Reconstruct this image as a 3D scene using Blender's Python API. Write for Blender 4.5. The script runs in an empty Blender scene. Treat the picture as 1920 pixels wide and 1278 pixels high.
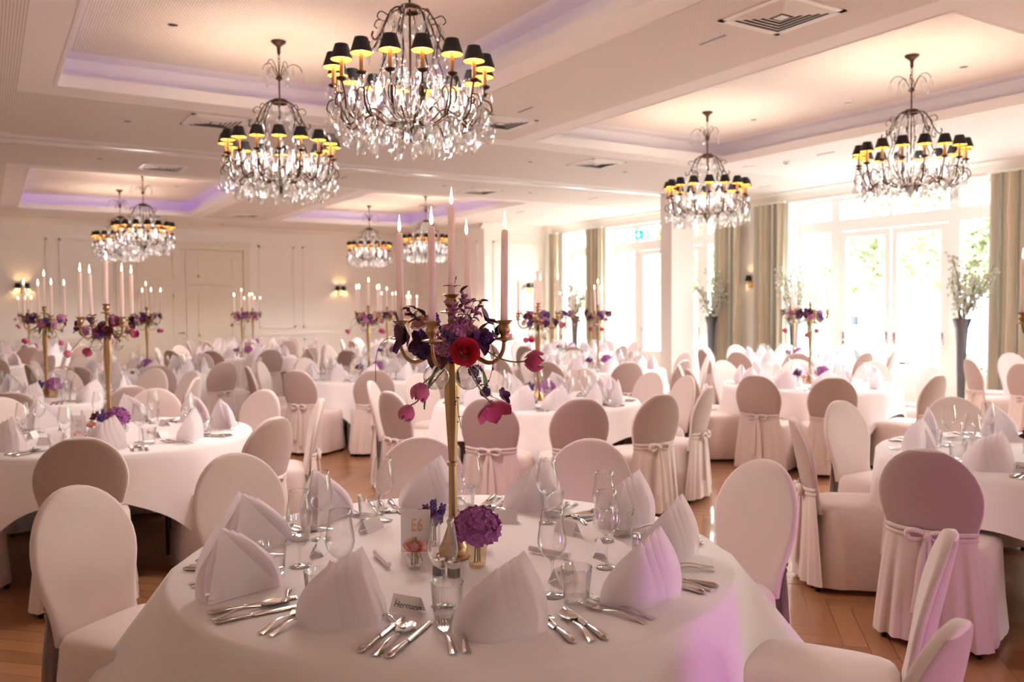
import bpy, bmesh, math, random
from mathutils import Vector, Matrix
random.seed(7)
PI = math.pi
S = bpy.context.scene
COL = S.collection
def R(d): return math.radians(d)

# ------------------------------------------------------------------ camera
CAM_H = 1.58
YAW, PITCH, ROLL = R(31.858), R(2.176), R(-.36)
FPX = 1590.0
def cam_axes():
    fwd = Vector((math.sin(YAW), math.cos(YAW), 0)); rgt = Vector((math.cos(YAW), -math.sin(YAW), 0)); up = Vector((0, 0, 1))
    f2 = fwd*math.cos(PITCH) - up*math.sin(PITCH); u2 = up*math.cos(PITCH) + fwd*math.sin(PITCH)
    r3 = rgt*math.cos(ROLL) + u2*math.sin(ROLL); u3 = u2*math.cos(ROLL) - rgt*math.sin(ROLL)
    return r3, u3, f2
CR, CU, CF = cam_axes()
CPOS = Vector((0, 0, CAM_H))
cam_data = bpy.data.cameras.new('camera')
cam = bpy.data.objects.new('camera', cam_data); COL.objects.link(cam)
cam_data.sensor_width = 36; cam_data.lens = FPX/1920*36
cam_data.clip_start = .05; cam_data.clip_end = 300
cam.matrix_world = Matrix(((CR.x, CU.x, -CF.x, 0), (CR.y, CU.y, -CF.y, 0), (CR.z, CU.z, -CF.z, CAM_H), (0, 0, 0, 1)))
cam_data.dof.use_dof = True; cam_data.dof.focus_distance = 2.75; cam_data.dof.aperture_fstop = 3.2
S.camera = cam
def proj(p):
    d = Vector(p) - CPOS; z = d.dot(CF)
    if z < .05: return None
    return 960 + FPX*d.dot(CR)/z, 639 - FPX*d.dot(CU)/z, z
def seen(p, rad=.3, margin=170):
    q = proj(p)
    if not q:
        return False
    e = rad*FPX/q[2] + margin
    return -e < q[0] < 1920 + e and -e < q[1] < 1278 + e

# ------------------------------------------------------------------ world, light, exposure
W = bpy.data.worlds.new('daylight'); S.world = W; W.use_nodes = True
bg = W.node_tree.nodes['Background']; bg.inputs[0].default_value = (.93, .97, 1.0, 1); bg.inputs[1].default_value = 7.8
S.view_settings.view_transform = 'Standard'; S.view_settings.look = 'None'
S.view_settings.gamma = 1; S.view_settings.use_curve_mapping = False
S.view_settings.exposure = 2.07
cy = S.cycles
cy.max_bounces = 9; cy.diffuse_bounces = 7; cy.glossy_bounces = 3; cy.transmission_bounces = 4; cy.transparent_max_bounces = 24
cy.caustics_reflective = False; cy.caustics_refractive = False; cy.use_denoising = True
cy.sample_clamp_indirect = 4.0

XR, XL, YF, YN, ZC, ZU = 12.41, -2.8, 21.85, -8.0, 3.65, 3.95
XW = 12.75                      # plane of the glazing
BAYS = [(-1.99, 1.85), (3.3, 1.85), (8.6, 1.85), (13.92, 1.85), (17.0, .52)]
for yc, hw in BAYS:             # sky portals in the window openings
    l = bpy.data.lights.new('window_portal', 'AREA'); l.shape = 'RECTANGLE'; l.size = 3.45; l.size_y = hw*2
    l.cycles.is_portal = True
    o = bpy.data.objects.new('window_portal', l); COL.objects.link(o)
    o.location = (XW + .12, yc, 1.72); o.rotation_euler = (0, R(90), 0)
# the magenta LED uplighter that washes the near side of the room
l = bpy.data.lights.new('magenta_uplight', 'SPOT'); l.energy = 30; l.color = (.85, .16, 1.0); l.spot_size = R(75); l.spot_blend = .9; l.shadow_soft_size = .35
o = bpy.data.objects.new('magenta_uplight', l); COL.objects.link(o); o.location = (3.3, -1.2, .35)
o.rotation_euler = (Vector((2.2, 1.9, .55)) - Vector(o.location)).to_track_quat('-Z', 'Y').to_euler()

# ------------------------------------------------------------------ materials
MATS = {}
def nodes(m): return m.node_tree.nodes, m.node_tree.links
def mat(name, col, rough=.6, metal=0, spec=.5, noise=0, nscale=8, bump=0, bscale=60, sheen=0, emit=None, estr=0, trans=0, alpha=1, coat=0, sss=0):
    m = bpy.data.materials.new(name); m.use_nodes = True; MATS[name] = m
    N, L = nodes(m); b = N['Principled BSDF']
    b.inputs['Base Color'].default_value = (*col, 1); b.inputs['Roughness'].default_value = rough
    b.inputs['Metallic'].default_value = metal; b.inputs['Specular IOR Level'].default_value = spec
    if sheen: b.inputs['Sheen Weight'].default_value = sheen
    if coat: b.inputs['Coat Weight'].default_value = coat
    if sss:
        b.inputs['Subsurface Weight'].default_value = sss; b.inputs['Subsurface Radius'].default_value = (.02, .01, .006)
    if trans: b.inputs['Transmission Weight'].default_value = trans
    if emit:
        b.inputs['Emission Color'].default_value = (*emit, 1); b.inputs['Emission Strength'].default_value = estr
    if noise or bump:
        tc = N.new('ShaderNodeTexCoord')
    if noise:
        t = N.new('ShaderNodeTexNoise'); t.inputs['Scale'].default_value = nscale; t.inputs['Detail'].default_value = 4
        L.new(tc.outputs['Object'], t.inputs['Vector'])
        mx = N.new('ShaderNodeMix'); mx.data_type = 'RGBA'
        mx.inputs[6].default_value = (*[c*(1-noise) for c in col], 1); mx.inputs[7].default_value = (*[min(1, c*(1+noise)) for c in col], 1)
        L.new(t.outputs['Fac'], mx.inputs[0]); L.new(mx.outputs[2], b.inputs['Base Color'])
    if bump:
        t2 = N.new('ShaderNodeTexNoise'); t2.inputs['Scale'].default_value = bscale; t2.inputs['Detail'].default_value = 3
        L.new(tc.outputs['Object'], t2.inputs['Vector'])
        bp = N.new('ShaderNodeBump'); bp.inputs['Strength'].default_value = bump; bp.inputs['Distance'].default_value = .01
        L.new(t2.outputs['Fac'], bp.inputs['Height']); L.new(bp.outputs['Normal'], b.inputs['Normal'])
    return m
def glass_mat(name, tint=(1, 1, 1), refl=1.0, body=0.0, bodycol=(1, 1, 1), rough=.02, ior=1.5, edge=5, dark=0.0):
    """thin glass: clear sheet with Fresnel reflection"""
    m = bpy.data.materials.new(name); m.use_nodes = True; MATS[name] = m
    N, L = nodes(m)
    for n in list(N):
        if n.type != 'OUTPUT_MATERIAL': N.remove(n)
    out = [n for n in N if n.type == 'OUTPUT_MATERIAL'][0]
    tr = N.new('ShaderNodeBsdfTransparent'); tr.inputs[0].default_value = (*tint, 1)
    gl = N.new('ShaderNodeBsdfGlossy'); gl.inputs['Roughness'].default_value = rough; gl.inputs[0].default_value = (refl, refl, refl, 1)
    lw = N.new('ShaderNodeLayerWeight'); lw.inputs['Blend'].default_value = .5
    pw = N.new('ShaderNodeMath'); pw.operation = 'POWER'; pw.inputs[1].default_value = edge; L.new(lw.outputs['Facing'], pw.inputs[0])
    f0 = ((ior-1)/(ior+1))**2
    fr = N.new('ShaderNodeMath'); fr.operation = 'MULTIPLY_ADD'; fr.inputs[1].default_value = 1-f0; fr.inputs[2].default_value = f0; L.new(pw.outputs[0], fr.inputs[0])
    if dark:          # a longer path through the rim absorbs more
        dk = N.new('ShaderNodeMix'); dk.data_type = 'RGBA'; dk.inputs[6].default_value = (*tint, 1); dk.inputs[7].default_value = (*[c*(1-dark) for c in tint], 1)
        p3 = N.new('ShaderNodeMath'); p3.operation = 'POWER'; p3.inputs[1].default_value = 2.2; L.new(lw.outputs['Facing'], p3.inputs[0])
        L.new(p3.outputs[0], dk.inputs[0]); L.new(dk.outputs[2], tr.inputs[0])
    mx = N.new('ShaderNodeMixShader'); L.new(fr.outputs[0], mx.inputs[0])
    L.new(gl.outputs[0], mx.inputs[2])
    if body:
        df = N.new('ShaderNodeBsdfTranslucent'); df.inputs[0].default_value = (*bodycol, 1)
        d2 = N.new('ShaderNodeBsdfDiffuse'); d2.inputs[0].default_value = (*bodycol, 1)
        m1 = N.new('ShaderNodeMixShader'); m1.inputs[0].default_value = .5; L.new(df.outputs[0], m1.inputs[1]); L.new(d2.outputs[0], m1.inputs[2])
        m2 = N.new('ShaderNodeMixShader'); m2.inputs[0].default_value = body; L.new(tr.outputs[0], m2.inputs[1]); L.new(m1.outputs[0], m2.inputs[2])
        L.new(m2.outputs[0], mx.inputs[1])
    else:
        L.new(tr.outputs[0], mx.inputs[1])
    L.new(mx.outputs[0], out.inputs[0])
    return m
mat('wall_paint', (.89, .85, .80), .7)
mat('wall_trim', (.88, .83, .77), .5)
mat('door_paint', (.80, .73, .62), .5)
mat('ceiling_paint', (.88, .84, .80), .8)
mat('window_paint', (.90, .90, .88), .4)
mat('cloth', (.91, .865, .885), .85, sheen=.25, bump=.05, bscale=420)
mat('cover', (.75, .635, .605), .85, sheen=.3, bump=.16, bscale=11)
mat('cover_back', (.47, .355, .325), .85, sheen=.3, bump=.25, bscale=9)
mat('napkin', (.94, .90, .94), .85, sheen=.2, sss=0)
mat('wax', (.97, .87, .85), .45, sss=.5)
for nm_, c_, f_ in (('napkin', (.92, .82, .84, 1), .38), ('wax', (.98, .86, .82, 1), .5)):
  m = MATS[nm_]; N, L = nodes(m); tl = N.new('ShaderNodeBsdfTranslucent'); tl.inputs[0].default_value = c_; mx = N.new('ShaderNodeMixShader'); mx.inputs[0].default_value = f_
  L.new(N['Principled BSDF'].outputs[0], mx.inputs[1]); L.new(tl.outputs[0], mx.inputs[2]); L.new(mx.outputs[0], N['Material Output'].inputs[0])
mat('sash', (.77, .65, .615), .75, sheen=.3)
mat('leg_black', (.02, .02, .022), .4)
mat('brass', (.46, .30, .16), .34, metal=1, noise=.18, nscale=30)
mat('bronze', (.055, .026, .014), .45, metal=.6, noise=.25, nscale=40)
mat('steel', (.62, .56, .52), .16, metal=1)
mat('steel_dark', (.22, .20, .19), .3, metal=1)
mat('wick', (.03, .025, .02), .9)
mat('flame', (1, .8, .5), .5, emit=(1, .72, .36), estr=7)
mat('shade_black', (.012, .012, .014), .7)
mat('shade_gold', (.36, .20, .032), .5)
mat('bulb', (1, .8, .5), .5, emit=(1, .68, .42), estr=95)
mat('sleeve', (.62, .40, .15), .5)
mat('sconce_bulb', (1, .8, .5), .5, emit=(1, .62, .25), estr=140)
mat('gold', (.75, .50, .18), .25, metal=1)
glass_mat('glass', (.98, .975, .975), 1.0, ior=1.85, edge=2.4, dark=.6, rough=.03)
glass_mat('crystal', (.95, .95, .95), 1.0, body=.03, bodycol=(1, .96, .9), rough=.03, ior=2.1, edge=2.5, dark=.5)
glass_mat('pane', (.97, .985, .98), .9, ior=1.3)
glass_mat('ribbed_glass', (.90, .82, .68), 1.0, body=.10, bodycol=(.85, .7, .5), rough=.08)
glass_mat('water', (.93, .95, .93), 1.0, ior=1.33)
mat('card', (.88, .83, .84), .7)
mat('ink', (.05, .04, .05), .6)
mat('copper_print', (.78, .47, .30), .5)
mat('pink_print', (.78, .42, .43), .6)
mat('red_rose', (.62, .035, .07), .55, sss=.05)
mat('pink_rose', (.90, .55, .52), .6)
mat('peach_rose', (.90, .56, .40), .6)
mat('tulip_pink', (.62, .15, .27), .5, noise=.3, nscale=30)
mat('tulip_magenta', (.52, .07, .17), .5, noise=.3, nscale=30)
mat('purple_dark', (.075, .014, .075), .6, noise=.3, nscale=40)
mat('burgundy', (.13, .012, .035), .6, noise=.3, nscale=40)
mat('violet', (.12, .05, .24), .6, noise=.25, nscale=60)
mat('hydrangea', (.40, .12, .38), .6, noise=.45, nscale=28)
mat('lilac', (.52, .22, .42), .6, noise=.3, nscale=60)
mat('leaf_green', (.09, .17, .035), .45, noise=.3, nscale=20)
mat('leaf_pale', (.30, .36, .11), .5)
mat('leaf_dark', (.12, .035, .025), .5, noise=.4, nscale=30)
mat('stem_green', (.27, .33, .09), .5)
mat('twig', (.05, .025, .018), .8)
mat('bark', (.16, .13, .05), .8)
mat('blossom_white', (.70, .70, .62), .7)
mat('zinc', (.16, .165, .185), .38, metal=.8, noise=.25, nscale=6)
mat('plastic_white', (.86, .84, .80), .45)
mat('vent_dark', (.20, .18, .16), .7)
mat('exit_green', (.0, .42, .22), .5, emit=(0, .6, .32), estr=.5)
mat('exit_white', (.9, .95, .9), .5, emit=(.9, 1, .95), estr=.6)
mat('rail', (.72, .71, .68), .3, metal=.6)
mat('car_white', (.85, .86, .88), .3, coat=.5)
mat('car_glass', (.25, .33, .38), .08, coat=.5)
mat('rubber', (.03, .03, .035), .8)
mat('paving', (.3, .3, .29), .9, noise=.1)
mat('hedge', (.07, .09, .035), .9, noise=.5, nscale=4)
mat('hedge_red', (.12, .06, .04), .9, noise=.4, nscale=4)
mat('hill', (.17, .19, .085), .95, noise=.3, nscale=.8)
mat('poster', (.03, .03, .045), .6); mat('poster_pale', (.5, .38, .33), .6)
mat('led', (.3, .2, .9), .5, emit=(.36, .20, 1.0), estr=.15)
mat('led_strong', (.3, .2, .9), .5, emit=(.38, .10, 1.0), estr=.42)
mat('led_weak', (.3, .2, .9), .5, emit=(.42, .30, 1.0), estr=.08)
for n, c in dict(sweet_red=(.7, .06, .06), sweet_yellow=(.85, .55, .1), sweet_pink=(.8, .35, .42), sweet_blue=(.1, .2, .45), sweet_brown=(.3, .12, .07)).items(): mat(n, c, .4)

# striped curtain
m = mat('curtain', (.5, .45, .36), .8, sheen=.2); N, L = nodes(m)
uvn = N.new('ShaderNodeUVMap'); sp = N.new('ShaderNodeSeparateXYZ'); L.new(uvn.outputs[0], sp.inputs[0])
mu = N.new('ShaderNodeMath'); mu.operation = 'MULTIPLY'; mu.inputs[1].default_value = 1.8; L.new(sp.outputs[0], mu.inputs[0])
fr = N.new('ShaderNodeMath'); fr.operation = 'FRACT'; L.new(mu.outputs[0], fr.inputs[0])
rp = N.new('ShaderNodeValToRGB'); rp.color_ramp.interpolation = 'CONSTANT'
el = rp.color_ramp.elements; el[0].position = 0; el[0].color = (.62, .54, .40, 1); el[1].position = .34; el[1].color = (.36, .36, .30, 1)
for p_, c_ in ((.56, (.66, .60, .48, 1)), (.78, (.24, .23, .20, 1)), (.86, (.50, .45, .34, 1))):
    e = el.new(p_); e.color = c_
L.new(fr.outputs[0], rp.inputs[0]); L.new(rp.outputs[0], N['Principled BSDF'].inputs['Base Color'])

# oak block: a different tone for every block (random per object or by position for the joined rest)
def oak(name, per_object):
    m = mat(name, (.35, .17, .075), .28, coat=.25); N, L = nodes(m)
    tc = N.new('ShaderNodeTexCoord')
    if per_object:
        oi = N.new('ShaderNodeObjectInfo'); rnd = oi.outputs['Random']
    else:
        at = N.new('ShaderNodeAttribute'); at.attribute_name = 'tone'; rnd = at.outputs['Fac']
    rp = N.new('ShaderNodeValToRGB'); rp.color_ramp.elements[0].color = (.25, .105, .042, 1); rp.color_ramp.elements[1].color = (.44, .215, .098, 1)
    nz = N.new('ShaderNodeTexNoise'); nz.inputs['Scale'].default_value = 6; nz.inputs['Detail'].default_value = 6
    mp = N.new('ShaderNodeMapping'); mp.inputs['Scale'].default_value = (1.5, 14, 1) if per_object else (5, 5, 1)
    L.new(tc.outputs['Object'], mp.inputs[0]); L.new(mp.outputs[0], nz.inputs['Vector'])
    ad = N.new('ShaderNodeMath'); ad.operation = 'MULTIPLY_ADD'; ad.inputs[1].default_value = .45
    L.new(nz.outputs['Fac'], ad.inputs[0]); 
    m2 = N.new('ShaderNodeMath'); m2.operation = 'MULTIPLY'; m2.inputs[1].default_value = .6; L.new(rnd, m2.inputs[0]); L.new(m2.outputs[0], ad.inputs[2])
    L.new(ad.outputs[0], rp.inputs[0]); L.new(rp.outputs[0], N['Principled BSDF'].inputs['Base Color'])
    return m
oak('oak', True); oak('oak_rest', False)
# perforated acoustic board: rows of fine holes
m = mat('acoustic', (.82, .76, .70), .85); N, L = nodes(m)
tc = N.new('ShaderNodeTexCoord'); mp = N.new('ShaderNodeMapping'); mp.inputs['Scale'].default_value = (48, 48, 48)
L.new(tc.outputs['Object'], mp.inputs[0]); sp = N.new('ShaderNodeSeparateXYZ'); L.new(mp.outputs[0], sp.inputs[0])
def frac_dist(sock):
    f = N.new('ShaderNodeMath'); f.operation = 'FRACT'; L.new(sock, f.inputs[0])
    s_ = N.new('ShaderNodeMath'); s_.operation = 'SUBTRACT'; s_.inputs[1].default_value = .5; L.new(f.outputs[0], s_.inputs[0])
    p_ = N.new('ShaderNodeMath'); p_.operation = 'POWER'; p_.inputs[1].default_value = 2; L.new(s_.outputs[0], p_.inputs[0]); return p_.outputs[0]
ad = N.new('ShaderNodeMath'); L.new(frac_dist(sp.outputs[0]), ad.inputs[0]); L.new(frac_dist(sp.outputs[1]), ad.inputs[1])
lt = N.new('ShaderNodeMath'); lt.operation = 'LESS_THAN'; lt.inputs[1].default_value = .055; L.new(ad.outputs[0], lt.inputs[0])
mx = N.new('ShaderNodeMix'); mx.data_type = 'RGBA'; mx.inputs[6].default_value = (.84, .78, .72, 1); mx.inputs[7].default_value = (.30, .25, .22, 1)
L.new(lt.outputs[0], mx.inputs[0]); L.new(mx.outputs[2], N['Principled BSDF'].inputs['Base Color'])

# ------------------------------------------------------------------ mesh helpers
class MB:
    def __init__(s): s.v = []; s.f = []
    def add(s, vs, fs, M=None):
        b = len(s.v)
        s.v += [tuple(M @ Vector(p)) for p in vs] if M is not None else [tuple(p) for p in vs]
        s.f += [tuple(i + b for i in f) for f in fs]; return s
    def box(s, x0, x1, y0, y1, z0, z1, M=None):
        return s.add([(x0,y0,z0),(x1,y0,z0),(x1,y1,z0),(x0,y1,z0),(x0,y0,z1),(x1,y0,z1),(x1,y1,z1),(x0,y1,z1)],
                     [(0,3,2,1),(4,5,6,7),(0,1,5,4),(1,2,6,5),(2,3,7,6),(3,0,4,7)], M)
    def lathe(s, prof, seg=16, M=None, caps=True):
        vs, fs = [], []
        for r, z in prof:
            for i in range(seg):
                a = 2*PI*i/seg; vs.append((r*math.cos(a), r*math.sin(a), z))
        for j in range(len(prof)-1):
            for i in range(seg):
                k = (i+1) % seg; fs.append((j*seg+i, j*seg+k, (j+1)*seg+k, (j+1)*seg+i))
        if caps:
            if prof[0][0] > 1e-5: fs.append(tuple(range(seg-1, -1, -1)))
            if prof[-1][0] > 1e-5: fs.append(tuple((len(prof)-1)*seg+i for i in range(seg)))
        return s.add(vs, fs, M)
    def tube(s, pts, rad, seg=6, M=None):
        pts = [Vector(p) for p in pts]; n = len(pts)
        rads = rad if isinstance(rad, (list, tuple)) else [rad]*n
        vs, fs = [], []; prev = None
        for i in range(n):
            t = (pts[min(i+1, n-1)] - pts[max(i-1, 0)]).normalized()
            if prev is None:
                ref = Vector((0, 0, 1)) if abs(t.z) < .9 else Vector((1, 0, 0))
                a = t.cross(ref).normalized()
            else:
                a = (prev - t*prev.dot(t)).normalized()
            prev = a; b = t.cross(a)
            for k in range(seg):
                q = 2*PI*k/seg; vs.append(pts[i] + (a*math.cos(q) + b*math.sin(q))*rads[i])
        for i in range(n-1):
            for k in range(seg):
                k2 = (k+1) % seg; fs.append((i*seg+k, i*seg+k2, (i+1)*seg+k2, (i+1)*seg+k))
        fs.append(tuple(range(seg-1, -1, -1))); fs.append(tuple((n-1)*seg+k for k in range(seg)))
        return s.add(vs, fs, M)
    def grid(s, fn, nu, nv, M=None, closed=False):
        vs = [fn(i/(nu if closed else nu), j/nv) for j in range(nv+1) for i in range(nu + (0 if closed else 1))]
        w = nu if closed else nu+1; fs = []
        for j in range(nv):
            for i in range(nu):
                k = (i+1) % w if closed else i+1
                fs.append((j*w+i, j*w+k, (j+1)*w+k, (j+1)*w+i))
        return s.add(vs, fs, M)
    def ball(s, c, r, seg=8, rings=5, M=None, sz=1.0):
        prof = [(r*math.sin(PI*j/rings), -r*sz*math.cos(PI*j/rings)) for j in range(rings+1)]
        prof[0] = (1e-6, prof[0][1]); prof[-1] = (1e-6, prof[-1][1])
        T = Matrix.Translation(c); return s.lathe(prof, seg, (M @ T) if M is not None else T, caps=False)
    def mesh(s, name, m, smooth=True, auto=None):
        me = bpy.data.meshes.new(name); me.from_pydata(s.v, [], s.f)
        me.materials.append(MATS[m]); me.update()
        if smooth: me.polygons.foreach_set('use_smooth', [True]*len(me.polygons))
        if auto is not None:
            me.set_sharp_from_angle(angle=R(auto))
        return me
def link(name, me, parent=None, loc=None, rot=None, M=None):
    o = bpy.data.objects.new(name, me); COL.objects.link(o)
    if parent is not None: o.parent = parent
    if M is not None: o.matrix_local = M
    else:
        if loc is not None: o.location = loc
        if rot is not None: o.rotation_euler = rot
    return o
def tag(o, label, cat, group=None):
    o['label'] = label; o['category'] = cat
    if group: o['group'] = group
    return o
def thing(name, label, cat, loc=(0,0,0), rz=0, group=None):
    return tag(link(name, None, None, loc, (0, 0, rz)), label, cat, group)
def struct(o): o['kind'] = 'structure'; return o
def copy_tree(o, parent=None):
    c = o.copy(); COL.objects.link(c); c.parent = parent
    for ch in o.children: copy_tree(ch, c)
    return c
def mv(x, y, z): return Matrix.Translation((x, y, z))
def rz(a): return Matrix.Rotation(a, 4, 'Z')
def rx(a): return Matrix.Rotation(a, 4, 'X')
def ry(a): return Matrix.Rotation(a, 4, 'Y')
def sc(x, y, z): return Matrix.Diagonal((x, y, z, 1))
def spline(ctrl, n):
    """Catmull-Rom through control points"""
    P = [Vector(p) for p in ctrl]; P = [P[0]*2 - P[1]] + P + [P[-1]*2 - P[-2]]; out = []
    m = len(P) - 3
    for i in range(n+1):
        t = i/n*m; k = min(int(t), m-1); t -= k; a, b, c, d = P[k:k+4]
        out.append(.5*((2*b) + (c-a)*t + (2*a-5*b+4*c-d)*t*t + (3*b-a-3*c+d)*t**3))
    return out
# ------------------------------------------------------------------ the room
fl = struct(link('floor', MB().box(XL-.3, XR+.5, YN-.3, YF+.3, -.12, -.006).mesh('floor', 'oak_rest', False)))
# herringbone oak blocks at 45 degrees to the walls
BW, BL = .11, .55
blk = MB().box(0, BL-.003, .0015, BW-.0015, -.012, 0).mesh('plank', 'oak', False)
blocks = []
c45 = math.cos(PI/4)
for i in range(-92, 93):
    for j in range(-11, 12):
        blocks.append((i*BW + j*BL, i*BW - j*BL, 0.0)); blocks.append(((i+1)*BW + BL + j*BL, (i+1)*BW - BL - j*BL, PI/2))
def blk_world(u, v): return (u*c45 - v*c45 + 5.0, u*c45 + v*c45 + 8.8)
blocks_w = []
for u, v, a in blocks:
    x, y = blk_world(u, v)
    if XL < x < XR and YN+1 < y < YF: blocks_w.append((x, y, a + PI/4))
def open_floor(x, y):
    q = proj((x, y, 0))
    return q and -60 < q[0] < 1980 and q[1] < 1330 and all((x-a)**2 + (y-b)**2 > 1.0 for a, b in TABLE_C)
TABLE_C = [(1.333,2.504),(5.0,2.35),(4.2,6.3),(7.55,6.1),(.69,6.28),(4.0,9.85),(.49,9.3),(7.1,9.2)]
rank = sorted(range(len(blocks_w)), key=lambda k: (0 if open_floor(*blocks_w[k][:2]) else 1, Vector((*blocks_w[k][:2], 0)).length))
rest = MB(); tones = []
for n, k in enumerate(rank):
    x, y, a = blocks_w[k]; M = mv(x, y, 0) @ rz(a)
    if n < 290:
        link('plank', blk, fl, M=M)
    else:
        rest.add([(0,.0015,-.001),(BL-.003,.0015,-.001),(BL-.003,BW-.0015,-.001),(0,BW-.0015,-.001)], [(0,1,2,3)], M); tones.append(random.random())
me = rest.mesh('plank_rest', 'oak_rest', False)
at = me.attributes.new('tone', 'FLOAT', 'FACE'); at.data.foreach_set('value', tones)
o = link('plank_field', me, fl); o['kind'] = 'stuff'

# walls
def wall(name, *boxes, m='wall_paint'):
    b = MB()
    for q in boxes: b.box(*q)
    return struct(link(name, b.mesh(name, m, False)))
w_far = wall('wall_far', (XL-.3, XR+.4, YF, YF+.3, 0, 4.1))
w_left = wall('wall_left', (XL-.3, XL, YN-.3, YF+.3, 0, 4.1))
w_near = wall('wall_near', (XL-.3, XR+.4, YN-.3, YN, 0, 4.1))
XB, YB = 10.35, 17.91
w_blk = wall('wall_corner_block', (XB, XR+.02, YB, YF+.02, 0, ZC))
edges = [YN-.3]
for yc, hw in BAYS: edges += [yc-hw, yc+hw]
edges.append(YF+.3)
rb = [(XR, XW+.12, edges[i], edges[i+1], 0, 3.62) for i in range(0, len(edges), 2)] + [(XR, XW+.12, YN-.3, YF+.3, 3.47, 4.1)]
w_right = wall('wall_right', *rb)
col_o = wall('column', (10.6, 11.16, 11.56, 11.86, 0, ZC)); col_o.name = 'wall_pillar'

# ceiling with four coffers
XC = [(.615, 3.87), (5.85, 9.1)]; YCF = [(3.5, 8.86), (14.05, 19.55), (-7.1, -1.75)]
b = MB()
xs = [XL-.3, .615, 3.87, 5.85, 9.1, XR+.4]; ys = [YN-.3, -7.1, -1.75, 3.5, 8.86, 14.05, 19.55, YF+.3]
for i in range(5):
    for j in range(7):
        if i in (1, 3) and j in (1, 3, 5): continue
        b.box(xs[i], xs[i+1], ys[j], ys[j+1], ZC, ZC+.02)
for (x0, x1) in XC:
    for (y0, y1) in YCF:
        s_ = .16
        b.box(x0-s_, x1+s_, y0-s_, y1+s_, ZU, ZU+.05)
        b.box(x0-s_-.03, x0-s_, y0-s_, y1+s_, ZC+.006, ZU); b.box(x1+s_, x1+s_+.03, y0-s_, y1+s_, ZC+.006, ZU)
        b.box(x0-s_, x1+s_, y0-s_-.03, y0-s_, ZC+.006, ZU); b.box(x0-s_, x1+s_, y1+s_, y1+s_+.03, ZC+.006, ZU)
ceil = struct(link('ceiling', b.mesh('ceiling', 'ceiling_paint', False)))
# perforated boards set in the flat border and in the coffer beds
def board(x0, x1, y0, y1, z):
    link('acoustic_board', MB().box(x0, x1, y0, y1, z-.004, z+.004).mesh('acoustic_board', 'acoustic', False), ceil)
for (x0, x1) in XC:
    for (y0, y1) in YCF: board(x0+.12, x1-.12, y0+.12, y1-.12, ZU)
board(XL+.5, .31, YN+.5, 11.4, ZC); board(XL+.5, .31, 12.2, 21.2, ZC)
board(4.17, 5.55, YN+.5, 8.95, ZC); board(4.17, 5.55, 13.9, 19.7, ZC)
board(.31, 12.0, 9.25, 11.5, ZC); board(.31, 12.0, 12.1, 13.75, ZC); board(9.45, 11.7, YN+.5, 3.1, ZC); board(.31, 4.0, -1.3, 3.1, ZC); board(5.7, 9.3, -1.3, 3.1, ZC)
n = 0
for ci, (x0, x1) in enumerate(XC):
    for cj, (y0, y1) in enumerate(YCF):
        n += 1; t = .025; b = MB(); h0, h1 = ZC-.004, ZC+.11
        e_ = .003; b.box(x0-t, x0+e_, y0-t, y1+t, h0, h1); b.box(x1-e_, x1+t, y0-t, y1+t, h0, h1)
        b.box(x0+e_, x1-e_, y0-t, y0+e_, h0, h1); b.box(x0+e_, x1-e_, y1-e_, y1+t, h0, h1)
        tr = struct(link(f'trim_{n}', b.mesh('coffer_lip', 'ceiling_paint', False)))
        lm = {(0, 0): 'led', (0, 1): 'led_strong', (1, 1): 'led_strong'}.get((ci, cj), 'led_weak')
        q = .075; z0, z1 = ZC+.03, ZC+.05
        for bb in ((x0-q-.02, x0-q, y0-q, y1+q), (x1+q, x1+q+.02, y0-q, y1+q), (x0-q, x1+q, y0-q-.02, y0-q), (x0-q, x1+q, y1+q, y1+q+.02)):
            link('led_strip', MB().box(*bb, z0, z1).mesh('led_strip', lm, False), tr)
# crown mouldings
def crown(name, p0, p1, nrm, drop=.12, out=.12):
    """stepped cove running from p0 to p1; nrm points into the room"""
    p0, p1, nrm = Vector((*p0, 0)), Vector((*p1, 0)), Vector((*nrm, 0))
    prof = [(0, drop), (.015, drop), (.02, drop*.8), (out*.35, drop*.55), (out*.6, drop*.3), (out, drop*.14), (out, 0)]
    b = MB(); vs = []; fs = []
    for e in (p0, p1):
        for d, h in prof: vs.append(e + nrm*d + Vector((0, 0, ZC-h)))
    k = len(prof)
    fs = [(i, i+1, k+i+1, k+i) for i in range(k-1)]
    b.add(vs, fs); return struct(link(name, b.mesh(name, 'wall_trim', False)))
crown('trim_7', (XL, YF), (XB, YF), (0, -1)); crown('trim_8', (XB, YF), (XB, YB), (-1, 0)); crown('trim_9', (XB-.1, YB), (XR, YB), (0, -1))
crown('trim_10', (XL, YN), (XL, YF), (1, 0)); crown('trim_11', (XR, YN), (XR, YB), (-1, 0), .19, .22); crown('trim_12', (XL, YN), (XR, YN), (0, 1))
# partition track across the ceiling
o = struct(link('trim_13', MB().box(XL, 10.6, 11.75, 11.84, ZC-.018, ZC+.001).mesh('partition_track', 'rail', False)))
# baseboards and dado rail
def rail(name, x0, x1, y0, y1, z0, z1): return struct(link(name, MB().box(x0, x1, y0, y1, z0, z1).mesh(name, 'wall_trim', False)))
rail('baseboard_far', XL, 2.62, YF-.025, YF, 0, .16); rail('trim_14', 5.76, XB, YF-.025, YF, 0, .16)
rail('trim_15', XL, 2.62, YF-.035, YF, .93, .99); rail('trim_16', 5.76, XB, YF-.035, YF, .93, .99)
rail('baseboard_block', XB-.025, XB, YB, YF, 0, .16); rail('trim_17', XB-.035, XB, YB-.035, YF, .93, .99); rail('trim_18', XB, XR, YB-.035, YB, .93, .99)
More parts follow.
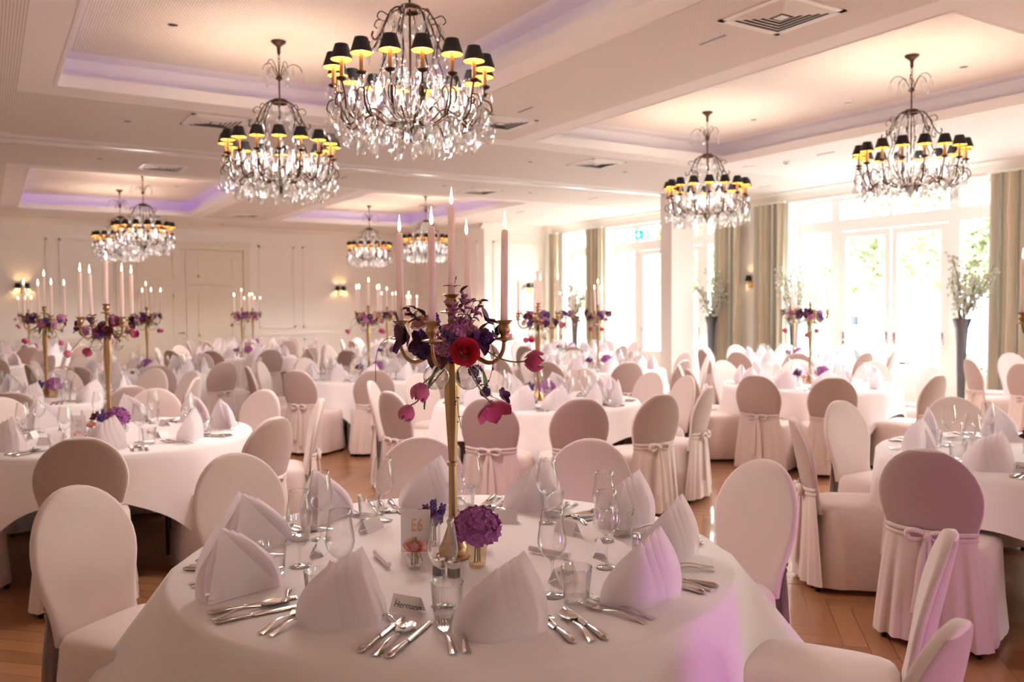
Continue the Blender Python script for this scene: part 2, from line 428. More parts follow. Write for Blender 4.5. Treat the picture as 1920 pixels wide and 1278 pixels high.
# raised panel mouldings
pn = 20
def panel_y(x0, x1, z0, z1, y, t=.045, d=.022, par=None):
    b = MB(); b.box(x0, x1, y-d, y, z0, z0+t); b.box(x0, x1, y-d, y, z1-t, z1); b.box(x0, x0+t, y-d, y, z0, z1); b.box(x1-t, x1, y-d, y, z0, z1)
    link('panel_moulding', b.mesh('panel_moulding', 'wall_trim', False), par)
def panel_x(y0, y1, z0, z1, x, t=.045, d=.022, par=None):
    b = MB(); b.box(x-d, x, y0, y1, z0, z0+t); b.box(x-d, x, y0, y1, z1-t, z1); b.box(x-d, x, y0, y0+t, z0, z1); b.box(x-d, x, y1-t, y1, z0, z1)
    link('panel_moulding', b.mesh('panel_moulding', 'wall_trim', False), par)
for x0, x1 in ((-2.5, -1.1), (-.9, 1.24), (1.47, 2.41), (5.97, 6.91), (7.12, 9.78)):
    panel_y(x0, x1, 1.12, 3.24, YF, par=w_far); panel_y(x0, x1, .24, .84, YF, par=w_far)
panel_x(YB+.35, YF-.5, 1.12, 3.24, XB, par=w_blk); panel_x(YB+.35, YF-.5, .24, .84, XB, par=w_blk)
panel_y(XB+.25, XR-.3, 1.12, 3.24, YB, par=w_blk); panel_y(XB+.25, XR-.3, .24, .84, YB, par=w_blk)

# double door with fixed upper panels
dr = struct(link('door_1', None, None, (4.19, YF, 0)))
b = MB()
for a0, a1, z0, z1 in ((-1.55, -1.39, 0, 3.23), (1.39, 1.55, 0, 3.23), (-1.39, 1.39, 3.08, 3.23)):
    b.box(a0, a1, -.07, 0, z0, z1)
b.box(-1.58, 1.58, -.09, 0, 3.21, 3.26)
link('door_frame', b.mesh('door_frame', 'door_paint', False), dr)
for s_ in (-1, 1):
    x0, x1 = (0.006, 1.385) if s_ > 0 else (-1.385, -.006)
    for nm, z0, z1 in (('door_leaf', .012, 2.19), ('upper_panel', 2.2, 3.07)):
        lf = link(nm, MB().box(x0, x1, -.04, 0, z0, z1).mesh(nm, 'door_paint', False), dr)
        subs = [(z0+.95, z1-.2), (z0+.2, z0+.8)] if nm == 'door_leaf' else [(z0+.2, z1-.2)]
        for q0, q1 in subs:
            b = MB(); t = .035; a0, a1 = x0+.28, x1-.26
            b.box(a0, a1, -.055, -.04, q0, q0+t); b.box(a0, a1, -.055, -.04, q1-t, q1); b.box(a0, a0+t, -.055, -.04, q0, q1); b.box(a1-t, a1, -.055, -.04, q0, q1)
            link('panel_moulding', b.mesh('panel_moulding', 'door_paint', False), lf)
        if nm == 'door_leaf' and s_ < 0:
            b = MB(); b.tube([(-.07, -.04, 1.04), (-.07, -.09, 1.04), (-.2, -.095, 1.04)], .011, 8); b.lathe([(.025, 0), (.025, .012)], 12, mv(-.07, -.04, 1.04) @ rx(PI/2)); b.lathe([(.022, 0), (.022, .012)], 12, mv(-.07, -.04, .93) @ rx(PI/2))
            link('door_handle', b.mesh('door_handle', 'steel', True, 40), lf)

# glazed bays
def bay(n, yc, hw, doors=True):
    w = struct(link(f'window_{n}', None, None, (XW, yc, 0)))
    f = MB(); g = []
    top, t0, t1 = 3.46, 2.885, 3.09
    def fr(y0, y1, z0, z1, d=.05): f.box(-d, d, y0, y1, z0, z1)
    fr(-hw, -hw+.07, 0, top); fr(hw-.07, hw, 0, top); fr(-hw+.07, hw-.07, top-.05, top); fr(-hw+.07, hw-.07, t0, t1)
    if doors:
        for s_ in (-1, 1):
            fr(min(s_*.985, s_*1.165), max(s_*.985, s_*1.165), 0, t0); fr(min(s_*.985, s_*1.165), max(s_*.985, s_*1.165), t1, top-.05)
            y0, y1 = sorted((s_*1.165, s_*(hw-.07))); fr(y0, y1, 0, .56); g.append((y0, y1, .56, t0))
        fr(-.03, .03, t1, top-.05)
        for a, b_, k in ((-hw+.07, -1.165, 3), (-.985, -.03, 4), (.03, .985, 4), (1.165, hw-.07, 3)):
            g.append((a, b_, t1, top-.05))
            for i in range(1, k): yy = a + (b_-a)*i/k; f.box(-.02, .02, yy-.011, yy+.011, t1, top-.05)
    else:
        g += [(-hw+.07, hw-.07, .1, t0), (-hw+.07, hw-.07, t1, top-.05)]
        f.box(-.05, .05, -hw+.07, hw-.07, 0, .1)
    link('window_frame', f.mesh('window_frame', 'window_paint', False), w)
    for y0, y1, z0, z1 in g:
        link('pane', MB().box(-.006, .006, y0, y1, z0, z1).mesh('pane', 'pane', False), w)
    if doors:
        for s_ in (-1, 1):
            y0, y1 = (.012, .98) if s_ > 0 else (-.98, -.012)
            d = MB(); g0, g1 = (y0+.1, y1-.12) if s_ > 0 else (y0+.12, y1-.1)
            d.box(-.045, .03, y0, g0, .02, t0-.01); d.box(-.045, .03, g1, y1, .02, t0-.01); d.box(-.045, .03, g0, g1, .02, .62); d.box(-.045, .03, g0, g1, 2.77, t0-.01)
            lf = link('door_leaf', d.mesh('door_leaf', 'window_paint', False), w)
            link('pane', MB().box(-.012, 0, g0, g1, .62, 2.77).mesh('pane', 'pane', False), lf)
            pb = MB(); pb.tube([(-.05, g0-.03, 1.06), (-.13, g0-.03, 1.04), (-.13, g0+.02, .97), (-.13, g1-.1, .955), (-.13, g1+.02, 1.03), (-.05, g1+.04, 1.06)], .011, 6)
            pb.box(-.06, -.045, g0-.055, g0-.01, .96, 1.16); pb.box(-.06, -.045, g1+.01, g1+.06, .93, 1.14)
            link('push_bar', pb.mesh('push_bar', 'steel', True, 40), lf)
for i, (yc, hw) in enumerate(BAYS): bay(i+1, yc, hw, hw > 1)

# outside: forecourt, hedge, hillside, a parked van
struct(link('ground_outside', MB().box(XW+.1, 90, -60, 90, -.4, -.16).mesh('ground', 'paving', False))).name = 'floor_outside'
def leafball(b, c, r, n, rnd, s=.07):
    for _ in range(n):
        d = Vector((rnd.gauss(0, 1), rnd.gauss(0, 1), rnd.gauss(0, 1))).normalized()*r*rnd.uniform(.6, 1.05)
        p = Vector(c) + d; u = Vector((rnd.gauss(0,1), rnd.gauss(0,1), rnd.gauss(0,1))).normalized(); v = u.orthogonal().normalized()
        b.add([p-u*s, p+v*s*.6, p+u*s, p-v*s*.6], [(0,1,2,3)])
rnd = random.Random(3)
for k in range(12):
    y = 1.0 + k*1.55; b = MB(); xx = 15.6
    for i in range(7): leafball(b, (xx + rnd.uniform(-.25, .25), y + (i-3)*.15, .12 + rnd.uniform(0, .22)), .33, 130, rnd, .06)
    o = link('hedge_shrub', b.mesh('hedge_shrub', 'hedge' if k % 3 else 'hedge_red', False)); o.location.z = -.16
    tag(o, ('clipped green shrub' if k % 3 else 'rusty brown shrub') + ' in the low hedge outside the glass doors', 'shrub', 'hedge outside')
for k, (x, y, h) in enumerate(((27, 4, 6), (30, 11, 7.5), (29, 17, 6.5), (33, 23, 8), (31, 30, 7), (28, -3, 7), (36, 38, 9))):
    t = thing('tree', 'pale leafy tree on the slope beyond the forecourt', 'tree', (x, y, -.16), 0, 'trees outside')
    b = MB(); b.tube([(0,0,0), (.1,.1,h*.4), (0,.2,h*.8)], [.25,.18,.06], 8); link('trunk', b.mesh('trunk', 'bark'), t)
    b = MB()
    for i in range(22): leafball(b, (rnd.uniform(-1.8, 1.8), rnd.uniform(-2.2, 2.2), h*rnd.uniform(.3, 1)), 1.1, 120, rnd, .2)
    link('crown', b.mesh('crown', 'hill', False), t)
b = MB(); b.grid(lambda u, v: (40 + 45*u, -70 + 190*v, -.2 + 13*u**.7 + 1.2*math.sin(9*v + 5*u)), 10, 24)
struct(link('hillside', b.mesh('hillside', 'hill'))).name = 'floor_hillside'
van = thing('van', 'white parked van seen through the glass doors', 'van', (20.2, 12.4, -.16), R(84))
b = MB(); prof = [(-2.4, .35), (-2.4, 1.2), (-2.25, 2.0), (.5, 2.05), (1.25, 1.95), (2.0, 1.25), (2.75, 1.05), (2.85, .4)]
vs = [(x, s_*.98, z) for s_ in (-1, 1) for x, z in prof]; k = len(prof)
fs = [tuple(range(k)), tuple(range(2*k-1, k-1, -1))] + [(i, k+i, k+(i+1) % k, (i+1) % k) for i in range(k)]
link('body', MB().add(vs, fs).mesh('body', 'car_white', False), van)
for s_ in (-1, 1):
    link('side_window', MB().add([(x, s_*.99, z) for x, z in ((.3, 1.25), (1.75, 1.28), (1.2, 1.82), (.3, 1.86))], [(0,1,2,3)]).mesh('side_window', 'car_glass', False), van)
    for x in (-1.5, 1.75): link('wheel', MB().lathe([(.02,0),(.33,0),(.33,.2),(.02,.2)], 20, mv(x, s_*.9-.1, .33) @ rx(-PI/2)).mesh('wheel', 'rubber', True, 40), van)
    link('mirror', MB().box(1.55, 1.7, s_*1.0-.1, s_*1.0+.1, 1.25, 1.5).mesh('mirror', 'rubber', False), van)
link('windscreen', MB().add([(1.3, -.85, 1.92), (1.3, .85, 1.92), (1.98, .88, 1.28), (1.98, -.88, 1.28)], [(0,1,2,3)]).mesh('windscreen', 'car_glass', False), van)
adv = thing('poster_stand', 'dark poster with a pale face on a stand beyond the glazing', 'poster', (17.6, 8.55, -.16), R(-62))
b = MB(); b.box(-.02, .02, -.42, .42, .55, 1.72); link('board', b.mesh('board', 'poster', False), adv)
link('printed_portrait', MB().lathe([(.001, 0), (.17, .001)], 16, mv(-.022, -.02, 1.32) @ ry(-PI/2) @ sc(1.3, 1, 1), caps=False).mesh('portrait', 'poster_pale', False), adv)
b = MB(); b.box(-.015, .015, -.3, -.26, 0, .6); b.box(-.015, .015, .26, .3, 0, .6); b.box(-.25, .25, -.32, .32, 0, .03); link('feet', b.mesh('feet', 'rubber', False), adv)
# ------------------------------------------------------------------ covered chairs
def chair_meshes():
    out = {}
    # seat cushion and skirt: loops of a rounded rectangle
    def loop(z, gx, gy, cx, wave, n=56):
        pts = []
        for i in range(n):
            a = 2*PI*i/n; c, s_ = math.cos(a), math.sin(a); p = 5
            r = (abs(c)**p + abs(s_)**p)**(-1/p)
            w = 1 + wave*(.55*math.sin(9*a + .7) + .45*math.sin(15*a))
            pts.append((cx + gx*r*c*w, gy*r*s_*w, z))
        return pts
    L = [loop(.478, .10, .10, .01, 0), loop(.474, .19, .19, .01, 0), loop(.462, .222, .218, .01, 0), loop(.44, .232, .226, .008, .0), loop(.40, .234, .228, .005, .004), loop(.2, .246, .242, -.004, .018), loop(.045, .262, .258, -.012, .026), loop(.028, .258, .254, -.012, .026)]
    b = MB(); n = 56; vs = [p for l in L for p in l]; fs = [tuple(range(n))]
    for j in range(len(L)-1):
        for i in range(n): k = (i+1) % n; fs.append((j*n+i, (j+1)*n+i, (j+1)*n+k, j*n+k))
    out['seat_cover'] = b.add(vs, fs).mesh('seat_cover', 'cover')
    # oval back
    def w(z):
        if z >= .705: return .226*math.sqrt(max(0, 1 - ((z-.705)/.235)**2))
        t = (.705-z)/.235; t = min(t, 1.2); return .226 - .046*(3*t*t - 2*t*t*t) if t < 1 else .180
    def xb(z): return -.222 - (z-.44)*math.tan(R(11.5))
    b = MB(); zs = [.42, .46, .5, .54, .58, .62, .66, .705, .745, .785, .825, .86, .89, .912, .927, .936, .94]; nz = len(zs); vs = []; fs = []; m = 28
    for z in zs:
        ww = max(w(z), .002); th = .024*min(1, (ww/.09)**.5)
        for i in range(m):
            a = 2*PI*i/m; c, s_ = math.cos(a), math.sin(a)
            y = ww*math.copysign(abs(c)**.75, c); d = th*math.copysign(abs(s_)**.5, s_)
            dish = -.028*(1 - (y/.226)**2)     # wraps slightly round the sitter
            pad = .012*max(0, 1 - (y/.17)**2 - ((z-.72)/.19)**2)**.5 if s_ > 0 else 0
            vs.append((xb(z) + d + dish + pad, y, z))
    for j in range(nz-1):
        for i in range(m): k = (i+1) % m; fs.append((j*m+i, j*m+k, (j+1)*m+k, (j+1)*m+i))
    fs.append(tuple((nz-1)*m+i for i in range(m)))
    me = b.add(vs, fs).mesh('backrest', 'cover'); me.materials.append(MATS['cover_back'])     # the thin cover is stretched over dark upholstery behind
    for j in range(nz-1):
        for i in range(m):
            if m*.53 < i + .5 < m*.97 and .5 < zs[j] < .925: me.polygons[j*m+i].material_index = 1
    out['backrest'] = me
    # drape that falls from the sash to the floor behind the chair
    def drape(u, v):
        a = (u-.5)*2; z = .535 - v*.50
        wy = .190 + .074*v**.8; y = wy*math.sin(a*1.25)/math.sin(1.25)
        x = -.302 - .030*v + (.042 + .05*v)*(1-math.cos(a*1.25))/(1-math.cos(1.25)) + .012*v*math.sin(u*34) + .010*v*math.sin(u*57+1)
        return (x, y, z)
    out['back_drape'] = MB().grid(drape, 40, 10).mesh('back_drape', 'cover')
    # sash, bow and tails
    b = MB(); path = []
    for i in range(15):
        a = (i/14-.5)*2*1.32; path.append((-.306 + .052*(1-math.cos(a))/(1-math.cos(1.32)), .199*math.sin(a)/math.sin(1.32), .532 + .012*(a/1.32)**2))
    for dz, dx in ((-.02, 0), (.006, -.004)):
        b.grid(lambda u, v, dz=dz, dx=dx: Vector(path[round(u*14)]) + Vector((dx - .006*math.sin(v*PI), 0, dz + .022*v)), 14, 3)
    out['sash'] = b.mesh('sash', 'sash')
    b = MB(); b.ball((-.318, 0, .53), .021, 8, 5, sz=1.1)
    for s_ in (-1, 1):
        b.tube(spline([(-.318, 0, .53), (-.327, s_*.035, .555), (-.322, s_*.085, .548), (-.320, s_*.075, .512), (-.32, s_*.03, .52), (-.318, 0, .53)], 14), [.004,.008,.011,.013,.014,.014,.013,.013,.014,.014,.011,.009,.007,.005,.004], 6)
        p = spline([(-.322, s_*.006, .52), (-.330, s_*.022, .42), (-.340, s_*.03, .28), (-.350, s_*.037, .15 + .03*s_)], 10)
        b.grid(lambda u, v, p=p, s_=s_: p[round(v*10)] + Vector((-.006*math.sin(u*PI), (u-.5)*(.020 + .034*v), 0)), 3, 10)
    out['bow'] = b.mesh('bow', 'sash')
    out['leg'] = MB().lathe([(.013, 0), (.016, .12)], 8).mesh('leg', 'leg_black')
    return out
CH = chair_meshes()
def new_chair(x, y, face, label, group, legs=True):
    """face: direction the sitter looks, in radians"""
    t = thing('banquet_chair', label, 'chair', (x, y, 0), face, group)
    for k in ('seat_cover', 'backrest', 'back_drape', 'sash', 'bow'): link(k, CH[k], t)
    if legs:
        for lx in (-.245, .2):
            for s_ in (-1, 1): link('leg', CH['leg'], t, (lx, s_*.205, 0))
    return t

# ------------------------------------------------------------------ tables and square cloths
TR = .90
def cloth_mesh(seed, flare=.07):
    rn = random.Random(seed); half = 1.15; ph = [rn.uniform(0, 6.28) for _ in range(4)]
    NA, ND = 160, 12
    def fn(u, v):
        a = 2*PI*u; m_ = max(abs(math.cos(a)), abs(math.sin(a))); ext = min(half/m_, 1.47); L = ext - TR + .02
        corner = max(0, (1/m_ - 1)/.414)
        if v <= .25:
            r = TR*(v/.25); return (r*math.cos(a), r*math.sin(a), .757)
        t = (v-.25)/.75*L
        fold = (.5 + .5*math.sin(11*a + ph[0]))*.6 + (.5 + .5*math.sin(17*a + ph[1]))*.4
        out = .012*min(1, t/.03) + t*(.03 + .15*fold*(.35 + .8*corner)) + flare*corner**2*t
        z = .757 - (t*t/(2*.03) if t < .03 else t - .015)*(.985 if flare < .2 else .985 - .2*corner**2)
        r = TR + out; a2 = a + .03*math.sin(11*a + ph[2])*t*(1-corner*.5)
        return (r*math.cos(a2), r*math.sin(a2), z)
    return MB().grid(fn, NA, ND+4, closed=True).mesh('tablecloth', 'cloth')
CLOTHS = [cloth_mesh(k) for k in range(3)]; CLOTH_A = cloth_mesh(5, .5)
TT = MB().lathe([(.02, .725), (.885, .725), (.89, .735), (.89, .752), (.02, .752)], 48).mesh('tabletop', 'leg_black', True, 30)
b = MB(); b.lathe([(.012, 0), (.016, .725)], 8); TL = b.mesh('leg', 'leg_black')

# ------------------------------------------------------------------ glasses, cutlery, napkins, cards
GW = dict(
 bowl=MB().lathe([(.004,.102),(.012,.106),(.026,.117),(.038,.134),(.0425,.152),(.0415,.172),(.037,.200),(.0315,.235),(.0305,.246),(.0300,.246)], 24, caps=False).mesh('bowl', 'glass'),
 stem=MB().lathe([(.006,.004),(.0042,.02),(.0036,.055),(.0042,.09),(.0065,.104)], 10).mesh('stem', 'glass'),
 foot=MB().lathe([(.001,0),(.034,0),(.0345,.0018),(.014,.0045),(.004,.009),(.001,.01)], 24).mesh('foot', 'glass'))
WINE1 = MB(); WINE1.lathe([(.004,.102),(.012,.106),(.026,.117),(.038,.134),(.0425,.152),(.0415,.172),(.037,.200),(.0315,.235),(.0305,.246)], 18, caps=False)
WINE1.lathe([(.006,.004),(.0042,.02),(.0036,.055),(.0042,.09),(.0065,.104)], 8); WINE1.lathe([(.001,0),(.034,0),(.0345,.0018),(.014,.0045),(.004,.009)], 18)
WINE1 = WINE1.mesh('wine_glass', 'glass')
TUM = MB().lathe([(.001,.0),(.034,.0),(.0365,.004),(.045,.098),(.0448,.1),(.0436,.098),(.0352,.014),(.001,.012)], 24).mesh('tumbler', 'glass', True, 50)
def cutlery():
    o = {}
    # along +x: handle end at 0
    def handle(b, l0, l1, r): b.tube([(0,0,.006),(.012,0,.0065),(l1*.55,0,.0075),(l1-.01,0,.0065),(l1,0,.006)], [.004,r,r*.8,r*.55,r*.6], 8, sc(1,1,.72))
    b = MB(); handle(b, 0, .095, .0102); o['knife_handle'] = b.mesh('handle', 'steel')
    b = MB(); b.grid(lambda u, v: (.094 + .125*v, (-.008 + .018*u)*(1 - max(0, v-.55)**2*3.2*(u)) + .003*(v**3), .0035 + .0015*math.sin(u*PI)), 4, 12)
    b.grid(lambda u, v: (.094 + .125*v, (-.008 + .018*u)*(1 - max(0, v-.55)**2*3.2*(u)) + .003*(v**3), .0015), 4, 12); o['knife_blade'] = b.mesh('blade', 'steel')
    k = MB(); handle(k, 0, .095, .0102); k.grid(lambda u, v: (.094 + .125*v, (-.008 + .018*u)*(1 - max(0, v-.55)**2*3.2*(u)), .0035), 3, 8); o['knife'] = k.mesh('knife', 'steel')
    def shank(b, L):  # flat flared stem
        b.grid(lambda u, v: (L*v, (u-.5)*(.019 - .0125*min(1, v*1.6) + .002*v), .0025 + .011*math.sin(v*PI*.9)**2*.8 + .002*math.sin(u*PI)), 4, 12)
    def spoon(b, L, bl, bw):
        shank(b, L)
        b.grid(lambda u, v: (L + bl*v, (u-.5)*2*bw*math.sin(PI*min(1, max(.0, .1 + .9*v)))**.62, .005 + .0035*(2*u-1)**2*math.sin(PI*v) + .003*(2*v-1)**2), 8, 10)
    b = MB(); spoon(b, .128, .068, .0215); o['spoon'] = b.mesh('spoon', 'steel')
    b = MB(); spoon(b, .095, .045, .0145); o['dessert_spoon'] = b.mesh('dessert_spoon', 'steel')
    b = MB(); shank(b, .125)
    b.grid(lambda u, v: (.123 + .03*v, (u-.5)*(.009 + .017*math.sin(v*PI/2)), .005 + .002*v), 4, 5)
    for i in range(4):
        y = (i-1.5)*.0068; b.tube([(.15, y, .007), (.17, y, .0075), (.2, y*.95, .013)], [.0022,.002,.001], 5)
    o['fork'] = b.mesh('fork', 'steel')
    return o
CUT = cutlery()
# napkin folded to a standing sail: nested pleats on a triangular foot
def napkin_mesh():
    """stands on a half-round base; tail to -x, four nested pleats fanning to +x"""
    b = MB()
    for k in range(4):                                  # k = 0 lies in front; each pleat behind reaches farther right and higher
        A = Vector((-.012 + .022*k, -.022 + .010*k, .172 + .012*k)); T = Vector((-.128 + .010*k, -.020 + .006*k, .002)); Q = Vector((.030 + .026*k, -.045 + .014*k, .002))
        def fn(u, v, A=A, T=T, Q=Q, k=k):
            p = (T.lerp(Q, u) + Vector((0, -.046*math.sin(PI*u)*(1 - .10*k), 0))).lerp(A, v)
            p.x += math.sin(PI*v**.9)*(.026*u**2 - .034*(1-u)**2)
            p.y -= math.sin(PI*v)*.016*math.sin(PI*u)
            return p
        b.grid(fn, 12, 12)
    A = Vector((.045, .016, .198))
    b.grid(lambda u, v: Vector((-.123, -.010, .002)).lerp(Vector((.085, .085, .002)), u).lerp(A, v) + Vector((0, .014*math.sin(PI*v), 0)), 8, 8)
    b.grid(lambda u, v: Vector((.085, .085, .002)).lerp(Vector((.115, .01, .002)), u).lerp(A + Vector((.016, .004, -.05)), v) + Vector((.018*math.sin(PI*v), 0, 0)), 6, 8)
    b.add([(-.125, -.01, .003), (.11, .005, .003), (.085, .085, .003)], [(0, 1, 2)])
    return b.mesh('napkin', 'napkin', True, 55)
NAP = napkin_mesh()
CARD = MB().add([(-.045,-.024,0),(.045,-.024,0),(.045,0,.045),(-.045,0,.045),(-.045,.024,0),(.045,.024,0)], [(0,1,2,3),(3,2,5,4)]).mesh('place_card', 'card', False)
def text_mesh(s_, size, m, shear=0):
    cu = bpy.data.curves.new('writing', 'FONT'); cu.body = s_; cu.size = size; cu.align_x = 'CENTER'; cu.align_y = 'CENTER'; cu.shear = shear; cu.extrude = .0002
    ob_ = bpy.data.objects.new('writing_tmp', cu); COL.objects.link(ob_)
    dg = bpy.context.evaluated_depsgraph_get(); me = bpy.data.meshes.new_from_object(ob_.evaluated_get(dg)); bpy.data.objects.remove(ob_); bpy.data.curves.remove(cu)
    me.materials.clear(); me.materials.append(MATS[m]); return me
# ------------------------------------------------------------------ flowers (heads point along +z, seat at the origin)
def petal(b, M, w, h, cup=.35, curl=.25, n=4, nv=5, tip=.9):
    def fn(u, v):
        s_ = (u-.5)*2; ww = w*math.sin(PI*(.12 + .80*v))**.8*(1 if v < .8 else 1-(v-.8)*tip)
        return (s_*ww, cup*w*(s_*s_) - curl*h*(v*v), h*v)
    b.grid(fn, n, nv, M)
def rose_mesh(m, r=.034):
    """nested cups of overlapping petals, tight heart, rims rolled outwards"""
    b = MB()
    for ring, (n, R_, h, curl, z0) in enumerate(((3, .34, .92, .02, .10), (4, .50, .94, .06, .05), (5, .68, .90, .11, .02), (5, .86, .80, .17, 0), (6, .98, .62, .26, 0))):
        for i in range(n):
            a0 = 2*PI*i/n + ring*1.1; wd = 2*PI/n*.70
            def fn(u, v, a0=a0, wd=wd, R_=R_, h=h, curl=curl, z0=z0):
                s_ = (u-.5)*2; e = 1 - abs(s_)**3*.22*v
                rr = R_*(.30 + .70*min(1, v*1.25)**.6)*(1 - .16*u) + curl*max(0, v-.55)**1.5*3.0
                a = a0 + s_*wd*(.55 + .45*v)
                return (rr*r*math.cos(a), rr*r*math.sin(a), (z0 + h*v*e - curl*max(0, v-.75)*1.6)*r)
            b.grid(fn, 6, 6)
    b.grid(lambda u, v: ((.03 + .22*u)*r*math.cos(u*15), (.03 + .22*u)*r*math.sin(u*15), (.25 + .70*v - .10*u*v)*r), 36, 3); b.ball((0, 0, .6*r), .24*r, 8, 6)
    return b.mesh('rose', m)
def tulip_mesh(m, r=.026, h=.060, opened=4):
    b = MB()
    for i in range(6):
        a = 2*PI*i/6; o_ = opened + (5 if i % 2 else 0)
        def fn(u, v, a=a, o_=o_):
            s_ = (u-.5)*2; rr = r*(.18 + .95*math.sin(PI*(v*(.86 if opened < 15 else .74) + .05))**.8) + v*v*math.tan(R(o_))*h*.6
            ww = .66*math.sin(PI*(.1 + .875*v))**.75; aa = a + s_*ww
            rr *= (1 - .06*s_*s_) if i % 2 else 1.03
            return (rr*math.cos(aa), rr*math.sin(aa), h*v*(1 - .08*s_*s_))
        b.grid(fn, 5, 7)
    return b.mesh('tulip', m)
def floret(b, M, s_):
    for i in range(4):
        T = M @ rz(PI/2*i + .3) @ rx(R(72))
        b.add([(0,0,0), (s_*.55, .1*s_, s_*.5), (0, .22*s_, s_*1.05), (-s_*.55, .1*s_, s_*.5)], [(0,1,2,3)], T)
def cluster_mesh(m, r, n, s_, seed=1, zmin=-.35, sz=1.0):
    rn = random.Random(seed); b = MB(); ga = PI*(3-5**.5)
    for i in range(n):
        z = 1 - (i+.5)/n*(1-zmin); q = math.sqrt(max(0, 1-z*z)); a = ga*i
        d = Vector((q*math.cos(a), q*math.sin(a), z))
        floret(b, mv(*(Vector((d.x, d.y, d.z*sz))*r*rn.uniform(.88, 1.06))) @ d.to_track_quat('Z', 'Y').to_matrix().to_4x4() @ rz(rn.uniform(0, 6)), s_*rn.uniform(.8, 1.15))
    b.ball((0, 0, 0), r*.82, 10, 6, sz=sz)
    return b.mesh('bloom', m)
def spike_mesh(m, h=.06, r=.013, n=34, seed=2):
    rn = random.Random(seed); b = MB(); b.tube([(0,0,-.02), (0,0,h)], .003, 5)
    for i in range(n):
        z = h*(i+.5)/n; a = i*2.4; rr = r*(1 - .55*z/h)
        d = Vector((math.cos(a), math.sin(a), .55)).normalized()
        M = mv(rr*math.cos(a)*.5, rr*math.sin(a)*.5, z) @ d.to_track_quat('Z', 'Y').to_matrix().to_4x4()
        b.lathe([(.0008, 0), (.0034, .004), (.0042, .008), (.0012, .0095)], 5, M)
    return b.mesh('flower_spike', m)
def leaf_mesh(m, L=.09, w=.016, bend=.4):
    b = MB(); b.grid(lambda u, v: ((u-.5)*2*w*math.sin(PI*min(1, .06 + .94*v))**.75, -bend*L*v*v + .25*w*((u-.5)*2)**2, L*v*(1-.12*v)), 4, 9)
    return b.mesh('leaf', m)
def sprig_mesh(m, n=7, L=.10, seed=4):
    rn = random.Random(seed); b = MB()
    for i in range(n):
        z = L*(.35 + .65*i/n); a = rn.uniform(0, 6.28)
        M = mv(.006*math.sin(z*60), .005*math.cos(z*50), z) @ rz(a) @ rx(R(rn.uniform(35, 75)))
        petal(b, M, .0085*rn.uniform(.8, 1.2), .034*rn.uniform(.7, 1.1), cup=.5, curl=.3, n=3, nv=4)
    b.tube([(.006*math.sin(L*t/8*60), .005*math.cos(L*t/8*50), L*t/8) for t in range(9)], .0012, 5)
    return b.mesh('leafy_sprig', m)
def petals_mesh(m, r=.045, n=5, seed=5):
    rn = random.Random(seed); b = MB()
    for i in range(n): petal(b, rz(2*PI*i/n + rn.uniform(-.3, .3)) @ rx(R(rn.uniform(35, 70))), r*.5, r*rn.uniform(.9, 1.25), cup=rn.uniform(-.5, .6), curl=rn.uniform(.1, .5))
    return b.mesh('flower', m)
FL = dict(red=rose_mesh('red_rose'), pink=rose_mesh('pink_rose', .032), peach=rose_mesh('peach_rose', .028),
          tul=tulip_mesh('tulip_pink'), tul2=tulip_mesh('tulip_magenta', .028, .058, 8), tulopen=tulip_mesh('tulip_magenta', .036, .05, 42),
          hyd=cluster_mesh('hydrangea', .055, 90, .018), lil=cluster_mesh('lilac', .036, 60, .010, 3), spike=spike_mesh('violet'),
          vio=cluster_mesh('violet', .028, 34, .011, 6), dark=petals_mesh('purple_dark'), dark2=petals_mesh('burgundy', .036, 6, 8), calla=petals_mesh('purple_dark', .062, 4, 9),
          leaf=leaf_mesh('leaf_green', .13, .016, .25), leafp=leaf_mesh('leaf_pale', .08, .012, .5), leafd=leaf_mesh('leaf_dark', .05, .013, .3),
          sprig=sprig_mesh('leaf_dark'), blossom=sprig_mesh('lilac', 12, .09, 11))
FN = dict(red='rose', pink='rose', peach='rose', tul='tulip', tul2='tulip', tulopen='tulip', hyd='hydrangea', lil='blossom_cluster', spike='hyacinth', vio='violet_bloom',
          dark='dark_flower', dark2='dark_flower', calla='dark_flower', leaf='leaf', leafp='leaf', leafd='leaf', sprig='leafy_sprig', blossom='blossom_sprig')
def aim(p, d, s_=1.0, roll=0):
    return mv(*p) @ Vector(d).normalized().to_track_quat('Z', 'Y').to_matrix().to_4x4() @ rz(roll) @ sc(s_, s_, s_)
def put(k, par, p, d, s_=1.0, roll=0): return link(FN[k], FL[k], par, M=aim(p, d, s_, roll))
def stem(par, pts, r=.0028, m='stem_green', name='stem'):
    return link(name, MB().tube(spline(pts, 12), r, 5).mesh(name, m), par)
def twig(par, pts, leaves=0, berries=0, seed=1):
    rn = random.Random(seed); P = spline(pts, 16)
    t = link('twig', MB().tube(P, .0011, 5).mesh('twig', 'twig'), par)
    b = MB()
    for i in range(berries):
        p = P[rn.randrange(4, 17)] + Vector((rn.uniform(-.008, .008), rn.uniform(-.008, .008), rn.uniform(-.008, .008))); b.ball(p, .0028, 6, 4)
    if berries: link('berries', b.mesh('berries', 'purple_dark'), t)
    for i in range(leaves): link('leaf', FL['leafd'], t, M=aim(P[rn.randrange(8, 17)], (rn.uniform(-1, 1), rn.uniform(-1, 1), rn.uniform(-.4, 1)), rn.uniform(.6, 1.05)))
    return t

